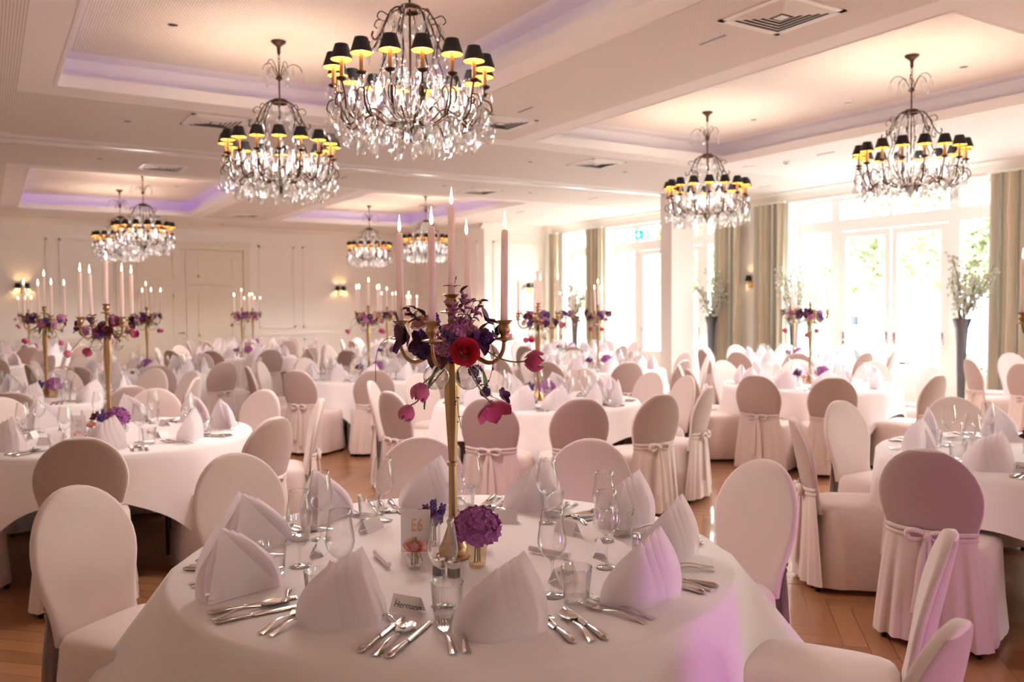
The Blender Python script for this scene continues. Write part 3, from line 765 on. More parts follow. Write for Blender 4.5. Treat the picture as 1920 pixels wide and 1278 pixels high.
# ------------------------------------------------------------------ candelabrum (origin on the table)
ARM_R = .18
def candelabrum_parts():
    p = {}
    p['base'] = MB().lathe([(.001,0),(.056,0),(.058,.004),(.057,.012),(.049,.018),(.048,.034),(.044,.04),(.036,.056),(.027,.08),(.0195,.104),(.0185,.11),(.022,.116),(.022,.124),(.0165,.130),(.001,.131)], 24).mesh('base', 'brass', True, 40)
    b = MB(); b.lathe([(.0165,.13),(.0150,.15),(.0135,.305),(.0195,.308),(.0195,.318),(.0135,.322),(.016,.36),(.0265,.53),(.0262,.56),(.024,.62),(.018,.68),(.012,.70)], 8)
    p['stem'] = b.mesh('stem', 'brass', False)
    p['hub'] = MB().lathe([(.013,.675),(.024,.685),(.027,.70),(.018,.715),(.010,.73),(.009,.775),(.013,.785),(.009,.795),(.014,.808),(.036,.811),(.036,.815),(.012,.82),(.0115,.826),(.021,.838),(.022,.848),(.016,.860),(.028,.871),(.026,.872),(.013,.866),(.001,.862)], 18).mesh('centre_cup', 'brass', True, 45)
    path = spline([(.012,0,.70),(.05,0,.694),(.09,0,.664),(.128,0,.648),(.160,0,.662),(.176,0,.69),(.18,0,.722)], 22)
    b = MB(); b.tube(path, [.0085 - .002*i/22 for i in range(23)], 8)
    p['arm'] = b.mesh('arm', 'brass')
    p['cup'] = MB().lathe([(.006,.715),(.012,.720),(.034,.724),(.034,.728),(.012,.732),(.0115,.738),(.020,.750),(.021,.760),(.0155,.772),(.028,.786),(.026,.787),(.013,.782),(.001,.778)], 18).mesh('candle_cup', 'brass', True, 45)
    return p
CP = candelabrum_parts()
WAX = MB().lathe([(.001,0),(.0108,0),(.0118,.01),(.0112,.285),(.0100,.296),(.007,.299),(.003,.296),(.001,.295)], 16).mesh('wax', 'wax', True, 60)
WICK = MB().tube([(0,0,.294),(.0006,0,.302),(.0018,.0004,.310)], .0011, 5).mesh('wick', 'wick')
FLAME = MB().lathe([(.0005,.303),(.0042,.309),(.0056,.317),(.0050,.327),(.0030,.340),(.0013,.352),(.0003,.360)], 10, caps=False).mesh('flame', 'flame')
BULBVASE = MB().lathe([(.001,-.043),(.016,-.040),(.030,-.031),(.040,-.016),(.043,0),(.040,.016),(.030,.031),(.018,.038),(.015,.044),(.018,.052),(.0175,.052)], 20, caps=False).mesh('glass_bulb', 'glass')
BULBWATER = MB().lathe([(.001,-.041),(.015,-.038),(.029,-.029),(.0385,-.015),(.040,-.004),(.001,-.003)], 18).mesh('water', 'water')
BULBWIRE = MB(); [BULBWIRE.lathe([(.0175, .040+.003*i), (.019, .0415+.003*i), (.0175, .043+.003*i)], 14, caps=False) for i in range(3)]
BULBWIRE.tube([(.018,0,.045),(.02,0,.07),(0,0,.085)], .0012, 5); BULBWIRE.tube([(-.018,0,.045),(-.02,0,.07),(0,0,.085)], .0012, 5); BULBWIRE = BULBWIRE.mesh('wire', 'brass')
def candelabrum(x, y, ang, where, leans=None, key=''):
    z = .757
    t = thing('candelabrum', 'tall tapering brass five-light candelabrum on ' + where, 'candelabrum', (x, y, z), ang, 'candelabra on the tables')
    link('base', CP['base'], t); link('stem', CP['stem'], t); link('centre_cup', CP['hub'], t)
    for k in range(4):
        a = link('arm', CP['arm'], t, rot=(0, 0, k*PI/2)); link('candle_cup', CP['cup'], a, (ARM_R, 0, 0))
    rn = random.Random(int(x*100 + y*10)); cs = [(0, 0, .862, 'centre')] + [(ARM_R*math.cos(ang + k*PI/2), ARM_R*math.sin(ang + k*PI/2), .778, 'arm') for k in range(4)]
    for i, (dx, dy, dz, w_) in enumerate(cs):
        c = thing('candle', ('lit pale pink candle in the centre cup on ' if w_ == 'centre' else 'lit candle on the arm towards ' + backs(x, y, math.atan2(dy, dx), key) + ', ') + where, 'candle', (x+dx, y+dy, z+dz), 0, None if w_ == 'centre' else 'arm tapers, ' + where)
        ln = (leans[i] if leans else (rn.gauss(0, .9), rn.gauss(0, .9))); c.rotation_euler = (R(ln[0]), R(ln[1]), rn.uniform(0, 6))
        link('wax', WAX, c); link('wick', WICK, c); link('flame', FLAME, c)
    return t
def bulb_vase(M, where):
    t = thing('hanging_vase', 'round glass bulb vase hung below flowers on ' + where, 'vase', group='bulb vases, ' + where); t.matrix_world = M
    link('glass_bulb', BULBVASE, t); link('water', BULBWATER, t); link('wire', BULBWIRE, t)

# ------------------------------------------------------------------ crystal chandelier (origin at the ceiling)
def drop_mesh(L, w):
    b = MB(); b.lathe([(.0008, 0), (w*.22, -L*.14), (w*.42, -L*.38), (w*.5, -L*.62), (w*.42, -L*.84), (w*.2, -L*.96), (.0008, -L)], 8, sc(1, .38, 1), caps=False)
    b.ball((0, 0, L*.07), w*.16, 6, 4); return b.mesh('crystal_drop', 'crystal', False)
D_BIG, D_MID, D_SMALL = drop_mesh(.135, .085), drop_mesh(.10, .055), drop_mesh(.065, .036)
def chain_mesh(n=5, s_=.009):
    b = MB()
    for i in range(n): b.ball((0, 0, -i*s_*2), s_*.95, 6, 4)
    return b.mesh('bead_string', 'crystal', False)
BEADS = chain_mesh()
SHADE = MB().lathe([(.064, 0), (.066, .001), (.0385, .088), (.037, .087), (.0632, .0015)], 20, caps=False).mesh('lamp_shade', 'shade_black', True, 40)
LINING = MB().lathe([(.0625, .001), (.0362, .087)], 20, caps=False).mesh('shade_lining', 'shade_gold')
def make_chandelier(label, loc, ang):
    t = thing('chandelier', label, 'chandelier', loc, ang, 'crystal chandeliers')
    link('canopy', MB().lathe([(.001,0),(.062,0),(.066,-.006),(.062,-.018),(.036,-.038),(.018,-.055),(.014,-.09),(.017,-.1),(.010,-.12),(.004,-.13)], 18).mesh('canopy', 'bronze', True, 40), t)
    b = MB()
    for i in range(3): b.tube([(.011*math.cos(a)*(1 if i % 2 else 0), .011*math.cos(a)*(0 if i % 2 else 1), -.145 - i*.028 + .018*math.sin(a)) for a in [2*PI*k/10 for k in range(11)]], .0028, 5)
    link('chain', b.mesh('chain', 'bronze'), t)
    link('rod', MB().lathe([(.006,-.21),(.007,-.3),(.03,-.325),(.032,-.335),(.012,-.345),(.007,-.36),(.007,-1.2),(.045,-1.205),(.055,-1.22),(.05,-1.25),(.03,-1.29),(.012,-1.31),(.014,-1.325),(.001,-1.345)], 12).mesh('rod', 'bronze', True, 40), t)
    for i in range(6):      # upper spray
        a = 2*PI*i/6 + .3; ca, sa = math.cos(a), math.sin(a); rr = .2 if i % 2 else .14
        sp_ = link('spray_arm', MB().tube([(ca*q, sa*q, z) for q, z in [(p_.x, p_.z) for p_ in spline([(.012,0,-.33),(.05,0,-.25),(rr*.55,0,-.20),(rr*.85,0,-.215),(rr,0,-.26)], 10)]], .0035, 5).mesh('spray_arm', 'bronze'), t)
        link('crystal_drop', D_MID, sp_, (ca*rr, sa*rr, -.27), (0, 0, a)); link('crystal_drop', D_SMALL, sp_, (ca*rr*.6, sa*rr*.6, -.23), (0, 0, a+1))
    link('crown', MB().lathe([(.02,-.505),(.055,-.512),(.07,-.53),(.075,-.55),(.06,-.552)], 18, caps=False).mesh('crown', 'bronze'), t)
    rib = spline([(.06,0,-.53),(.105,0,-.545),(.15,0,-.6),(.19,0,-.69),(.235,0,-.76),(.262,0,-.745),(.255,0,-.715)], 20)
    rib2 = spline([(.19,0,-.69),(.165,0,-.82),(.20,0,-.95),(.16,0,-1.1),(.05,0,-1.21)], 20)
    RM = MB().tube(rib, .0062, 6).tube(rib2, .0055, 6).tube(spline([(.15,0,-.6),(.2,0,-.585),(.225,0,-.62),(.205,0,-.64)], 10), .004, 5).mesh('rib', 'bronze')
    for i in range(8):
        a = 2*PI*i/8; r_ = link('rib', RM, t, rot=(0, 0, a))
        for q, z, D in ((.135, -.56, D_SMALL), (.19, -.64, D_MID), (.262, -.755, D_MID), (.21, -.72, D_SMALL), (.10, -.58, D_MID), (.165, -.80, D_MID), (.20, -.93, D_MID), (.13, -.68, D_MID)): link('crystal_drop', D, r_, (q, 0, z), (0, 0, random.uniform(0, 3)))
    arm = spline([(.05,0,-1.215),(.14,0,-1.23),(.24,0,-1.17),(.31,0,-1.20),(.37,0,-1.25),(.43,0,-1.2),(.445,0,-1.1),(.462,0,-1.035)], 30)
    curl = spline([(.37,0,-1.25),(.42,0,-1.14),(.39,0,-1.08),(.355,0,-1.1),(.365,0,-1.14)], 14)
    curl2 = spline([(.445,0,-1.1),(.49,0,-1.12),(.505,0,-1.17),(.48,0,-1.19)], 12)
    AM = MB().tube(arm, .0062, 6).tube(curl, .005, 5).tube(curl2, .0045, 5).lathe([(.01,-1.04),(.03,-1.03),(.033,-1.02),(.012,-1.012),(.010,-1.0)], 10, mv(.462, 0, 0)).mesh('lamp_arm', 'bronze')
    SL = MB().lathe([(.0125,-1.02),(.0125,-.905),(.006,-.90)], 10).mesh('candle_sleeve', 'sleeve'); BU = MB().ball((0, 0, -.868), .014, 8, 6, sz=1.4).mesh('bulb', 'bulb')
    NARM = 16
    for i in range(NARM):
        a = 2*PI*i/NARM; p_ = link('lamp_arm', AM, t, rot=(0, 0, a))
        link('candle_sleeve', SL, p_, (.462, 0, 0)); link('bulb', BU, p_, (.462, 0, 0))
        sh = link('lamp_shade', SHADE, p_, (.462, 0, -.918)); link('shade_lining', LINING, p_, (.462, 0, -.918))
        for k, (q, da, z, D) in enumerate(((.49, 0, -1.2, D_BIG), (.47, PI/NARM, -1.14, D_MID), (.50, .05, -1.055, D_SMALL), (.40, .1, -1.26, D_BIG if i % 2 else D_MID), (.30, PI/NARM, -1.22, D_MID), (.43, -.12, -1.045, D_SMALL), (.36, .18, -1.0, D_MID), (.30, .0, -1.06, D_MID), (.445, .16, -1.1, D_MID), (.38, -.1, -1.12, D_BIG if i % 2 else D_SMALL), (.24, .1, -1.0, D_MID), (.33, .2, -1.3, D_MID))):
            link('crystal_drop', D, p_, (q*math.cos(da), q*math.sin(da), z), (0, 0, random.uniform(0, 3)))
        link('bead_string', BEADS, p_, (.475*math.cos(PI/NARM), .475*math.sin(PI/NARM), -1.05))
    for i in range(10):
        a = 2*PI*i/10; link('crystal_drop', D_BIG if i % 2 else D_MID, t, (.17*math.cos(a), .17*math.sin(a), -1.25), (0, 0, a+1)); link('crystal_drop', D_MID, t, (.25*math.cos(a+.3), .25*math.sin(a+.3), -1.3), (0, 0, a))
    # the shades throw most of the light down, a little spills up and sideways through the crystal
    for kind, en, zz in (('POINT', 8, -1.0), ('SPOT', 25, -1.43)):
        pl = bpy.data.lights.new('chandelier_glow', kind); pl.energy = en; pl.color = (1, .89, .86); pl.shadow_soft_size = .22
        if kind == 'SPOT': pl.spot_size = R(168); pl.spot_blend = .25
        link('chandelier_glow', pl, t, (0, 0, zz))
    return t

# wall sconce: two small black shades on a gilt bracket; local -y points into the room
def sconce(M, label, double=True):
    t = thing('wall_sconce', label, 'wall lamp'); t.matrix_world = M
    b = MB(); b.box(-.045, .045, -.02, 0, -.07, .05)
    xs_ = (-.085, .085) if double else (-.0,)
    for x in xs_: b.tube(spline([(0,-.01,-.04), (x*.5,-.05,-.06), (x,-.08,-.04), (x,-.085,.0)], 8), .007, 6)
    link('bracket', b.mesh('bracket', 'gold', True, 40), t)
    for x in xs_:
        link('candle_sleeve', MB().lathe([(.012,0),(.012,.07)], 8, mv(x,-.085,0)).mesh('sleeve', 'sleeve'), t)
        link('bulb', MB().ball((x,-.085,.10), .014, 8, 6).mesh('bulb', 'sconce_bulb'), t)
        link('lamp_shade', MB().lathe([(.066,.055),(.045,.165)], 16, mv(x,-.085,0), caps=False).mesh('lamp_shade', 'shade_black'), t)
    return t
# ------------------------------------------------------------------ tables and everything on and around them
# key: (x, y, first seat angle, candelabrum angle, how the table is told apart, level of detail)
TABLES = {
 'A': (1.333, 2.504, 142, -46.9, 'the table with number card E6', 3),
 'B': (.69, 6.22, -100, -66, 'the table with number card 20', 2),
 'C': (4.2, 6.32, -20, -42, 'the table behind E6, before the pillar', 2),
 'D': (4.97, 2.35, 181, -45, 'the table with place card Conny', 2),
 'E': (7.5, 6.02, -30, -37, 'the table facing the glass doors', 2),
 'F': (4.02, 9.82, -134, -60, 'the table in mid-hall below the sconce', 2),
 'G': (.49, 9.3, -103, -75, 'the table just beyond number 20', 2),
 'H': (7.1, 9.2, -80, -50, 'the table close to the pillar', 1),
 'I': (1.84, 12.2, 12, -80, 'the table second beyond number 20', 1),
 'J': (3.9, 15.4, 20, -60, 'the table before the white door', 1),
 'K': (5.1, 19.2, 0, -30, 'the table hard by the white door', 0),
 'L': (6.0, 13.8, 5, -55, 'the table before the right-hand sconce', 1),
 'M': (7.9, 17.0, 10, -35, 'the table by the corner block', 0),
 'N': (9.2, 12.9, -12, -70, 'the table by the far windows', 1),
 'O': (10.7, 8.9, 8, -40, 'the table against the glass doors', 1),
 'P': (-.35, 15.2, 0, -30, 'the table left of the white door', 0),
 'Q': (.75, 19.6, 16, -20, 'the table under the left-hand sconce', 0),
 'R': (11.3, 4.9, 140, -20, 'the table by the curtained corner', 1),
}
def place(me_or_tree, name, label, cat, x, y, z, a, group):
    o = link(name, me_or_tree, None, (x, y, z), (0, 0, a)); return tag(o, label, cat, group)
SEATS = {'B': [-100, -56, -11, 29, 70, 116, 160, -148], 'C': [-136, -114, -86, -55, -18, 6, 39, 75, 110, 147, -175], 'D': [181, 137, 91, 49, 5, -40, -85, -130],
         'E': [-162, -132, -85, -27, 11, 45, 85, 125, 160], 'F': [-144, -112, -76, -40, -4, 32, 68, 104, 140, 176]}
CHAIR_R = {'B': 1.05, 'C': 1.17, 'D': 1.03, 'E': 1.02, 'F': 1.09}
# chairs that stand a little off their seat: (angle, distance, facing)
OFF = {('A', 0): (141, 1.12, -53), ('A', 5): (-45.5, 1.16, 121), ('A', 6): (-79, 1.22, 104), ('D', 0): (180, 1.05, 18)}
A_NAP = [170, -164, -20, -25, -30, -15, -25, -20, -40, 175]       # how the napkins on the E6 table are turned
rn = random.Random(11)
ORD = ['', 'first', 'second', 'third', 'fourth', 'fifth']
def seat_phrase(key, k):
    """which seat, counted from a name card (k grows towards the sitter's left)"""
    if key == 'A':
        if k in (6, 7, 8): return 'E6 table, ' + {6: 'the Hans seat', 7: 'seat between Hans and Hermann', 8: 'the Hermann seat'}[k]
        return 'E6 table, ' + (ORD[6-k] + ' seat right of Hans' if 2 <= k < 6 else ORD[(k-8) % 10] + ' seat left of Hermann')
    if key == 'D':
        d_ = (k - CONNY) % 8
        return 'Conny table, ' + ('the Conny seat' if d_ == 0 else ORD[d_] + ' seat left of Conny' if d_ <= 4 else ORD[8-d_] + ' seat right of Conny')
    return None
CONNY = 0
MARKS = {'A': ('card E6', 1.333, 2.504), 'B': ('card 20', .69, 6.22), 'D': ('Conny table', 4.97, 2.35), '1': ('the pillar', 10.9, 11.7), '2': ('the glass doors', 12.4, 8.6), '3': ('the white door', 4.19, 21.8), '4': ('the corner block', 10.6, 18)}
def backs(tx, ty, sa, key):
    """the landmark a chair turns its back on"""
    o_ = Vector((math.cos(sa), math.sin(sa)))
    best = max((o_.dot(Vector((x - tx, y - ty)).normalized()), n_) for k_, (n_, x, y) in MARKS.items() if k_ != key)
    if best[0] > .5: return best[1]
    return 'the left wall' if abs(o_.x) > abs(o_.y) and o_.x < 0 else 'the near end' if o_.y < 0 else best[1]
ZT = .7585
for key, (tx, ty, a0, ca, where, lod) in TABLES.items():
    t = thing('round_table', 'round folding banquet table under the cloth, ' + where.replace('the table', 'the one', 1), 'table', (tx, ty, 0), 0)
    link('tabletop', TT, t)
    for k in range(4): link('leg', TL, t, (.5*math.cos(k*PI/2+.6), .5*math.sin(k*PI/2+.6), 0))
    rot = {'A': R(17), 'C': R(20), 'B': R(75)}.get(key, rn.uniform(0, 1.5))
    place(CLOTH_A if key == 'A' else CLOTHS[rn.randrange(3)], 'tablecloth', 'white square cloth draped over ' + where, 'tablecloth', tx, ty, 0, rot, None)
    seats = SEATS.get(key, [a0 - 36*k for k in range(10)])
    for k, sdeg in enumerate(seats):
        sa = R(sdeg); jit = rn.gauss(0, R(1.5)) if key != 'A' else 0
        rr = CHAIR_R.get(key, 1.10) + (rn.uniform(-.02, .03) if key != 'A' else 0); face = sa + PI + (rn.gauss(0, R(6)) if key != 'A' else rn.gauss(0, R(2)))
        cx, cy_ = tx + rr*math.cos(sa+jit), ty + rr*math.sin(sa+jit)
        if (key, k) in OFF:
            oa, orr, of = OFF[(key, k)]; cx, cy_, face = tx + orr*math.cos(R(oa)), ty + orr*math.sin(R(oa)), R(of)
        vis = seen((cx, cy_, .6), .5)
        if key == 'A' and k > 6: vis = False           # the seat the camera looks over is drawn away
        if cx > XR - .32: vis = False
        SP = seat_phrase(key, k)
        if vis: new_chair(cx, cy_, face, ('white covered oval-back chair at the ' + SP) if SP else 'covered oval-back chair at ' + where + ', back to ' + backs(tx, ty, sa, key), 'chairs round ' + where.replace('the table', 'table', 1), legs=lod > 0)
        SP = seat_phrase(key, k); at_ = SP or where; gx = lambda g_: None if SP else g_
        # place setting, in the seat's own frame: u outward from the centre, w to the sitter's right
        f = Vector((-math.cos(sa), -math.sin(sa), 0)); w = Vector((f.y, -f.x, 0)); C0 = Vector((tx, ty, ZT))
        def P(u, r_): return C0 - f*u + w*r_
        def ok(p): return seen(p, .1, 90)
        j = lambda s_: rn.gauss(0, s_)
        p = P(.715 + j(.012), .015 + j(.008))
        if ok(p): place(NAP, 'napkin', 'white napkin folded to a standing sail, ' + at_ if SP else 'white napkin folded to a standing sail on ' + where, 'napkin', p.x, p.y, p.z, (R(A_NAP[k]) if key == 'A' else math.atan2(w.y, w.x)) + j(.15), 'napkins on ' + where)
        p = P(.49 + j(.02), .19 + j(.012))
        if ok(p):
            lb, gp = 'clear stemmed wine glass' + (', ' if SP else ' on ') + at_, 'wine glasses on ' + where
            if lod == 3:
                g = thing('wine_glass', lb, 'wine glass', p, 0, gp)
                for q in ('bowl', 'stem', 'foot'): link(q, GW[q], g)
            else: place(WINE1, 'wine_glass', lb, 'wine glass', p.x, p.y, p.z, 0, gp)
        p = P(.56 + j(.015), .265 + j(.012))
        if ok(p): place(TUM, 'water_tumbler', 'clear water tumbler' + (', ' if SP else ' on ') + at_, 'tumbler', p.x, p.y, p.z, 0, 'tumblers on ' + where)
        af = math.atan2(f.y, f.x)
        if lod >= 2:
            for r_, kind in ((.175, 'knife'), (.218, 'spoon'), (.258, 'knife'), (-.125, 'fork'), (-.090, 'fork')):
                p = P(.835, r_ + j(.003)); aa = af + j(.05) + (.12 if r_ > 0 else 0)
                if not ok(p): continue
                lb = ({.175: 'inner ', .258: 'outer ', -.125: 'outer ', -.090: 'inner '}.get(r_, '') if SP else '') + f'polished steel table {kind}' + (', ' if SP else ' laid on ') + at_; gp = f'{kind}s on ' + where.replace('knifes', 'knives')
                gp = ('knives on ' if kind == 'knife' else kind + 's on ') + where
                if kind == 'knife' and lod == 3:
                    g = thing('table_knife', lb, 'knife', p, aa, gp); link('handle', CUT['knife_handle'], g); link('blade', CUT['knife_blade'], g); g.scale = (1.12, 1.12, 1.12)
                else: place(CUT[kind], 'table_' + kind, lb, kind, p.x, p.y, p.z, aa, gp).scale = (1.12, 1.12, 1.12)
            p = P(.585, .07 + j(.02))
            if ok(p): place(CUT['dessert_spoon'], 'dessert_spoon', 'small steel dessert spoon' + (', ' if SP else ' above the napkin on ') + at_, 'spoon', p.x, p.y, p.z, af + PI/2 + 2.6 + j(.2), 'dessert spoons on ' + where)
            p = P(.455 + j(.01), .03 + j(.02))
            nm = {('A', -146): 'Hermann', ('A', -74): 'Hans', ('D', 181): 'Conny'}.get((key, sdeg), None)
            if nm == 'Hermann': p = P(.545, .135)
            if nm == 'Conny': p = P(.62, .12)
            if ok(p):
                c = thing('place_card', (f'white tent place card with the handwritten name {nm}' if nm else 'white folded tent place card' + (', ' if SP else ' on ') + at_), 'place card', p, math.atan2(w.y, w.x) + j(.15), None if nm else 'place cards on ' + where)
                link('card', CARD, c)
                if nm:
                    T = rx(R(62)) ; link('handwriting', text_mesh(nm, .023, 'ink', .15), c, M=mv(.009, -.0130, .0215) @ T)
                    b = MB(); rr_ = random.Random(5)
                    for q in range(7): b.tube(spline([(-.034 + .012*rr_.random(), 0, -.006+.012*rr_.random()) for _ in range(4)], 8), .0004, 4)
                    link('printed_motif', b.mesh('motif', 'copper_print'), c, M=mv(.0, -.0095, .030) @ rx(R(-28)))
    if seen((tx, ty, 1.2), .5):
        lz = None
        if key == 'A': lz = [(0, -.9), (0, -.9), (.4, -.6), (0, 0), (0, .2)]
        dd = .03 if key == 'A' else 0; candelabrum(tx - dd, ty - dd, R(ca), where, lz, key)

# ------------------------------------------------------------------ flowers on the candelabra
def arrangement_generic(x, y, where, seed):
    rn = random.Random(seed); t = thing('flower_arrangement', 'purple, red and pink flowers round the candelabrum on ' + where, 'flowers', (x, y, .757), rn.uniform(0, 6), 'candelabrum flowers')
    seq = ['red', 'pink', 'peach', 'lil', 'vio', 'dark', 'lil', 'dark2', 'vio', 'hyd', 'dark', 'spike', 'dark2', 'lil', 'dark', 'spike', 'vio', 'dark2']
    for i, k in enumerate(seq):
        a = i*2.399; q = .055 + .105*((i*7) % 9)/8; z = .715 + rn.uniform(-.035, .055)
        d = Vector((math.cos(a), math.sin(a), rn.uniform(.1, .8))); put(k, t, (q*math.cos(a), q*math.sin(a), z), d, rn.uniform(.85, 1.15) if k != 'hyd' else .75, rn.uniform(0, 6))
    for i in range(4):
        a = rn.uniform(0, 6.28); L = rn.uniform(.16, .26); dz = rn.uniform(-.13, -.02) if i < 3 else .02
        e = Vector((L*math.cos(a), L*math.sin(a), .66 + dz)); pts = [(.04*math.cos(a), .04*math.sin(a), .68), (L*.6*math.cos(a), L*.6*math.sin(a), .69 + dz*.3), e]
        stem(t, pts); put('tul' if i % 2 else 'tul2', t, e, (math.cos(a), math.sin(a), -.9 if dz < -.05 else -.1), rn.uniform(.8, 1.0))
    for i in range(7):
        a = rn.uniform(0, 6.28); put('leafp' if i % 2 else 'leaf', t, (.05*math.cos(a), .05*math.sin(a), .68), (math.cos(a), math.sin(a), rn.uniform(-.9, -.2)), .85)
    for i in range(3):
        a = rn.uniform(0, 6.28); put('sprig', t, (.1*math.cos(a), .1*math.sin(a), .73), (math.cos(a)*.6, math.sin(a)*.6, .8), .9)
    twig(t, [(.12, 0, .72), (.2, .03, .70), (.22, .05, .6), (.21, .05, .55)], 1, 4, seed)
    for i, a in enumerate((.6, 3.5)): bulb_vase(mv(x + .078*math.cos(a), y + .078*math.sin(a), .757 + .60), where)
    return t
for n, (key, v) in enumerate(TABLES.items()):
    if key != 'A' and seen((v[0], v[1], 1.4), .3): arrangement_generic(v[0], v[1], v[4], 20 + n)
# the arrangement on the E6 table, composed after the photograph in a frame turned to face the same way
AX, AY = TABLES['A'][0]-.03, TABLES['A'][1]-.03
AR = thing('flower_arrangement', 'flowers with one crimson rose and drooping tulips on the E6 table candelabrum', 'flowers', (AX, AY, 0), -YAW, 'candelabrum flowers')
def q(px, py, ly=-.06):
    d = 2.83 + ly; return Vector(((px-848)/1590*d, ly, 1.58 - (py-579)/1590*d))
for k, px, py, ly, d, s_ in (
 ('red', 877, 660, -.13, (.15, -1, .25), 1.22), ('pink', 795, 612, .05, (-.4, -.3, .8), 1.2), ('pink', 840, 625, .08, (0, .5, .8), 1.0), ('peach', 880, 625, .10, (.4, .6, .6), 1.0),
 ('calla', 768, 628, -.05, (-1, -.35, -.12), 1.15), ('dark', 800, 640, -.08, (-.6, -.8, .0), 1.0), ('dark2', 790, 650, -.03, (-.4, -.5, -.5), .9), ('calla', 912, 602, .02, (.8, -.2, .75), .75),
 ('dark2', 928, 618, .0, (.9, -.3, -.2), 1.0), ('dark', 905, 638, -.07, (.5, -.8, .2), .9), ('vio', 800, 655, -.07, (-.3, -.9, -.2), .9), ('vio', 848, 640, -.10, (0, -1, .2), 1.1),
 ('spike', 826, 622, -.09, (-.1, -.3, 1), 1.0), ('spike', 812, 640, -.08, (-.5, -.5, .6), .9), ('spike', 905, 640, -.07, (.6, -.4, .4), .95), ('spike', 888, 690, -.07, (.4, -.4, -.7), .9),
 ('lil', 855, 628, -.08, (.1, -.7, .8), 1.0), ('lil', 872, 618, -.04, (.3, -.4, .9), .95), ('lil', 838, 648, -.11, (-.1, -1, .1), .85), ('vio', 885, 640, -.04, (.4, -.4, .5), 1.0), ('dark', 850, 655, -.09, (0, -.9, -.3), .8),
 ('dark2', 828, 668, -.09, (-.2, -.7, -.7), .9), ('vio', 893, 692, -.05, (.3, -.4, -.8), .7), ('blossom', 868, 605, -.03, (.15, -.1, 1), 1.0), ('blossom', 862, 625, -.05, (-.1, -.2, 1), 1.1), ('blossom', 876, 612, -.02, (.5, -.2, .8), .8),
 ('sprig', 806, 612, .02, (-.8, 0, .7), 1.0), ('sprig', 862, 598, .0, (.1, 0, 1), 1.0), ('sprig', 872, 600, .0, (.7, 0, .8), .9),
 ('leaf', 838, 672, -.08, (-.75, -.2, -1), 1.45), ('leafp', 905, 632, -.03, (.8, -.2, .7), .9), ('leafp', 812, 640, -.05, (-.8, -.3, .1), .8), ('leaf', 905, 690, -.05, (.35, -.2, -1), .8), ('leafp', 862, 690, -.06, (-.15, -.2, -1), .7),
 ('leafd', 820, 655, -.10, (-.2, -.5, -.9), 1.3), ('leafd', 833, 660, -.11, (.1, -.5, -1), 1.2), ('leafd', 902, 622, -.04, (.5, -.3, .9), 1.1)):
    put(k, AR, q(px, py, ly), d, s_)
for pts, k, d, s_ in (
 ([(850, 676, -.07), (830, 690, -.10), (812, 706, -.12), (800, 716, -.12)], 'tul', (-.35, -.1, -.9), 1.0),
 ([(838, 690, -.08), (800, 735, -.11), (788, 750, -.12), (776, 757, -.12)], 'tul', (-.45, -.2, -.9), .88),
 ([(876, 672, -.08), (895, 710, -.12), (912, 738, -.12), (924, 752, -.12)], 'tulopen', (.35, -.5, -.8), 1.0),
 ([(900, 645, -.06), (935, 668, -.08), (965, 677, -.08), (986, 676, -.08)], 'tul2', (1, -.1, .02), 1.08)):
    stem(AR, [q(*p) for p in pts]); put(k, AR, q(*pts[-1]), d, s_)
for pts, l_, b_ in (
 ([(745, 628, -.04), (722, 640, -.06), (711, 668, -.07), (710, 712, -.07)], 0, 0), ([(912, 615, -.03), (928, 660, -.06), (922, 705, -.07), (910, 728, -.07)], 1, 9), ([(905, 722, -.06), (920, 738, -.08), (940, 748, -.08)], 0, 3),
 ([(852, 620, 0), (868, 590, 0), (852, 555, 0), (858, 518, 0)], 3, 4), ([(862, 610, 0), (885, 575, .0), (893, 560, 0)], 2, 0), ([(815, 608, .02), (795, 585, .02), (778, 577, .02)], 4, 3), ([(868, 640, -.05), (880, 600, -.05), (892, 572, -.05)], 1, 0),
 ([(858, 720, -.03), (860, 760, -.04), (866, 800, -.05)], 1, 6)):
    twig(AR, [q(*p) for p in pts], l_, b_, len(pts)*7 + l_ + b_)
put('dark', AR, q(944, 742, -.08), (.5, -.3, .4), .62); put('vio', AR, q(912, 732, -.06), (.2, -.5, -.5), .55)
for px, ly in ((822, -.07), (882, -.085)):
    p = AR.matrix_basis @ q(px, 704, ly); bulb_vase(mv(*p), TABLES['A'][4])

# ------------------------------------------------------------------ the small things in the middle of each table
RIB = MB(); nseg = 48
def ribfn(u, v):
    a = 2*PI*u; r_ = (.026 + .009*v)*(1 + .025*math.cos(a*24)); return (r_*math.cos(a), r_*math.sin(a), .004 + .092*v)
RIB.grid(ribfn, 96, 6, closed=True); RIB.lathe([(.001, 0), (.026, 0), (.026, .006), (.001, .006)], 24); RIBM = RIB.mesh('vase', 'ribbed_glass')
VASE2 = MB().lathe([(.001, 0), (.024, 0), (.026, .004), (.0265, .085), (.025, .085), (.0245, .006), (.001, .006)], 20).mesh('vase', 'glass', True, 45)
VASE3 = MB().lathe([(.001, 0), (.02, 0), (.027, .012), (.028, .028), (.022, .042), (.0235, .046), (.0225, .046), (.021, .042), (.001, .004)], 18).mesh('vase', 'glass', True, 45)
GR = [MB().tube([(.004*i, .003, .012), (.003*i, 0, .06), (.002*i, -.002, .10)], .0024, 5) for i in (-2, 1, 3)]
STEMS = MB()
for g_ in GR: STEMS.add(g_.v, g_.f)
STEMS = STEMS.mesh('stems', 'stem_green')
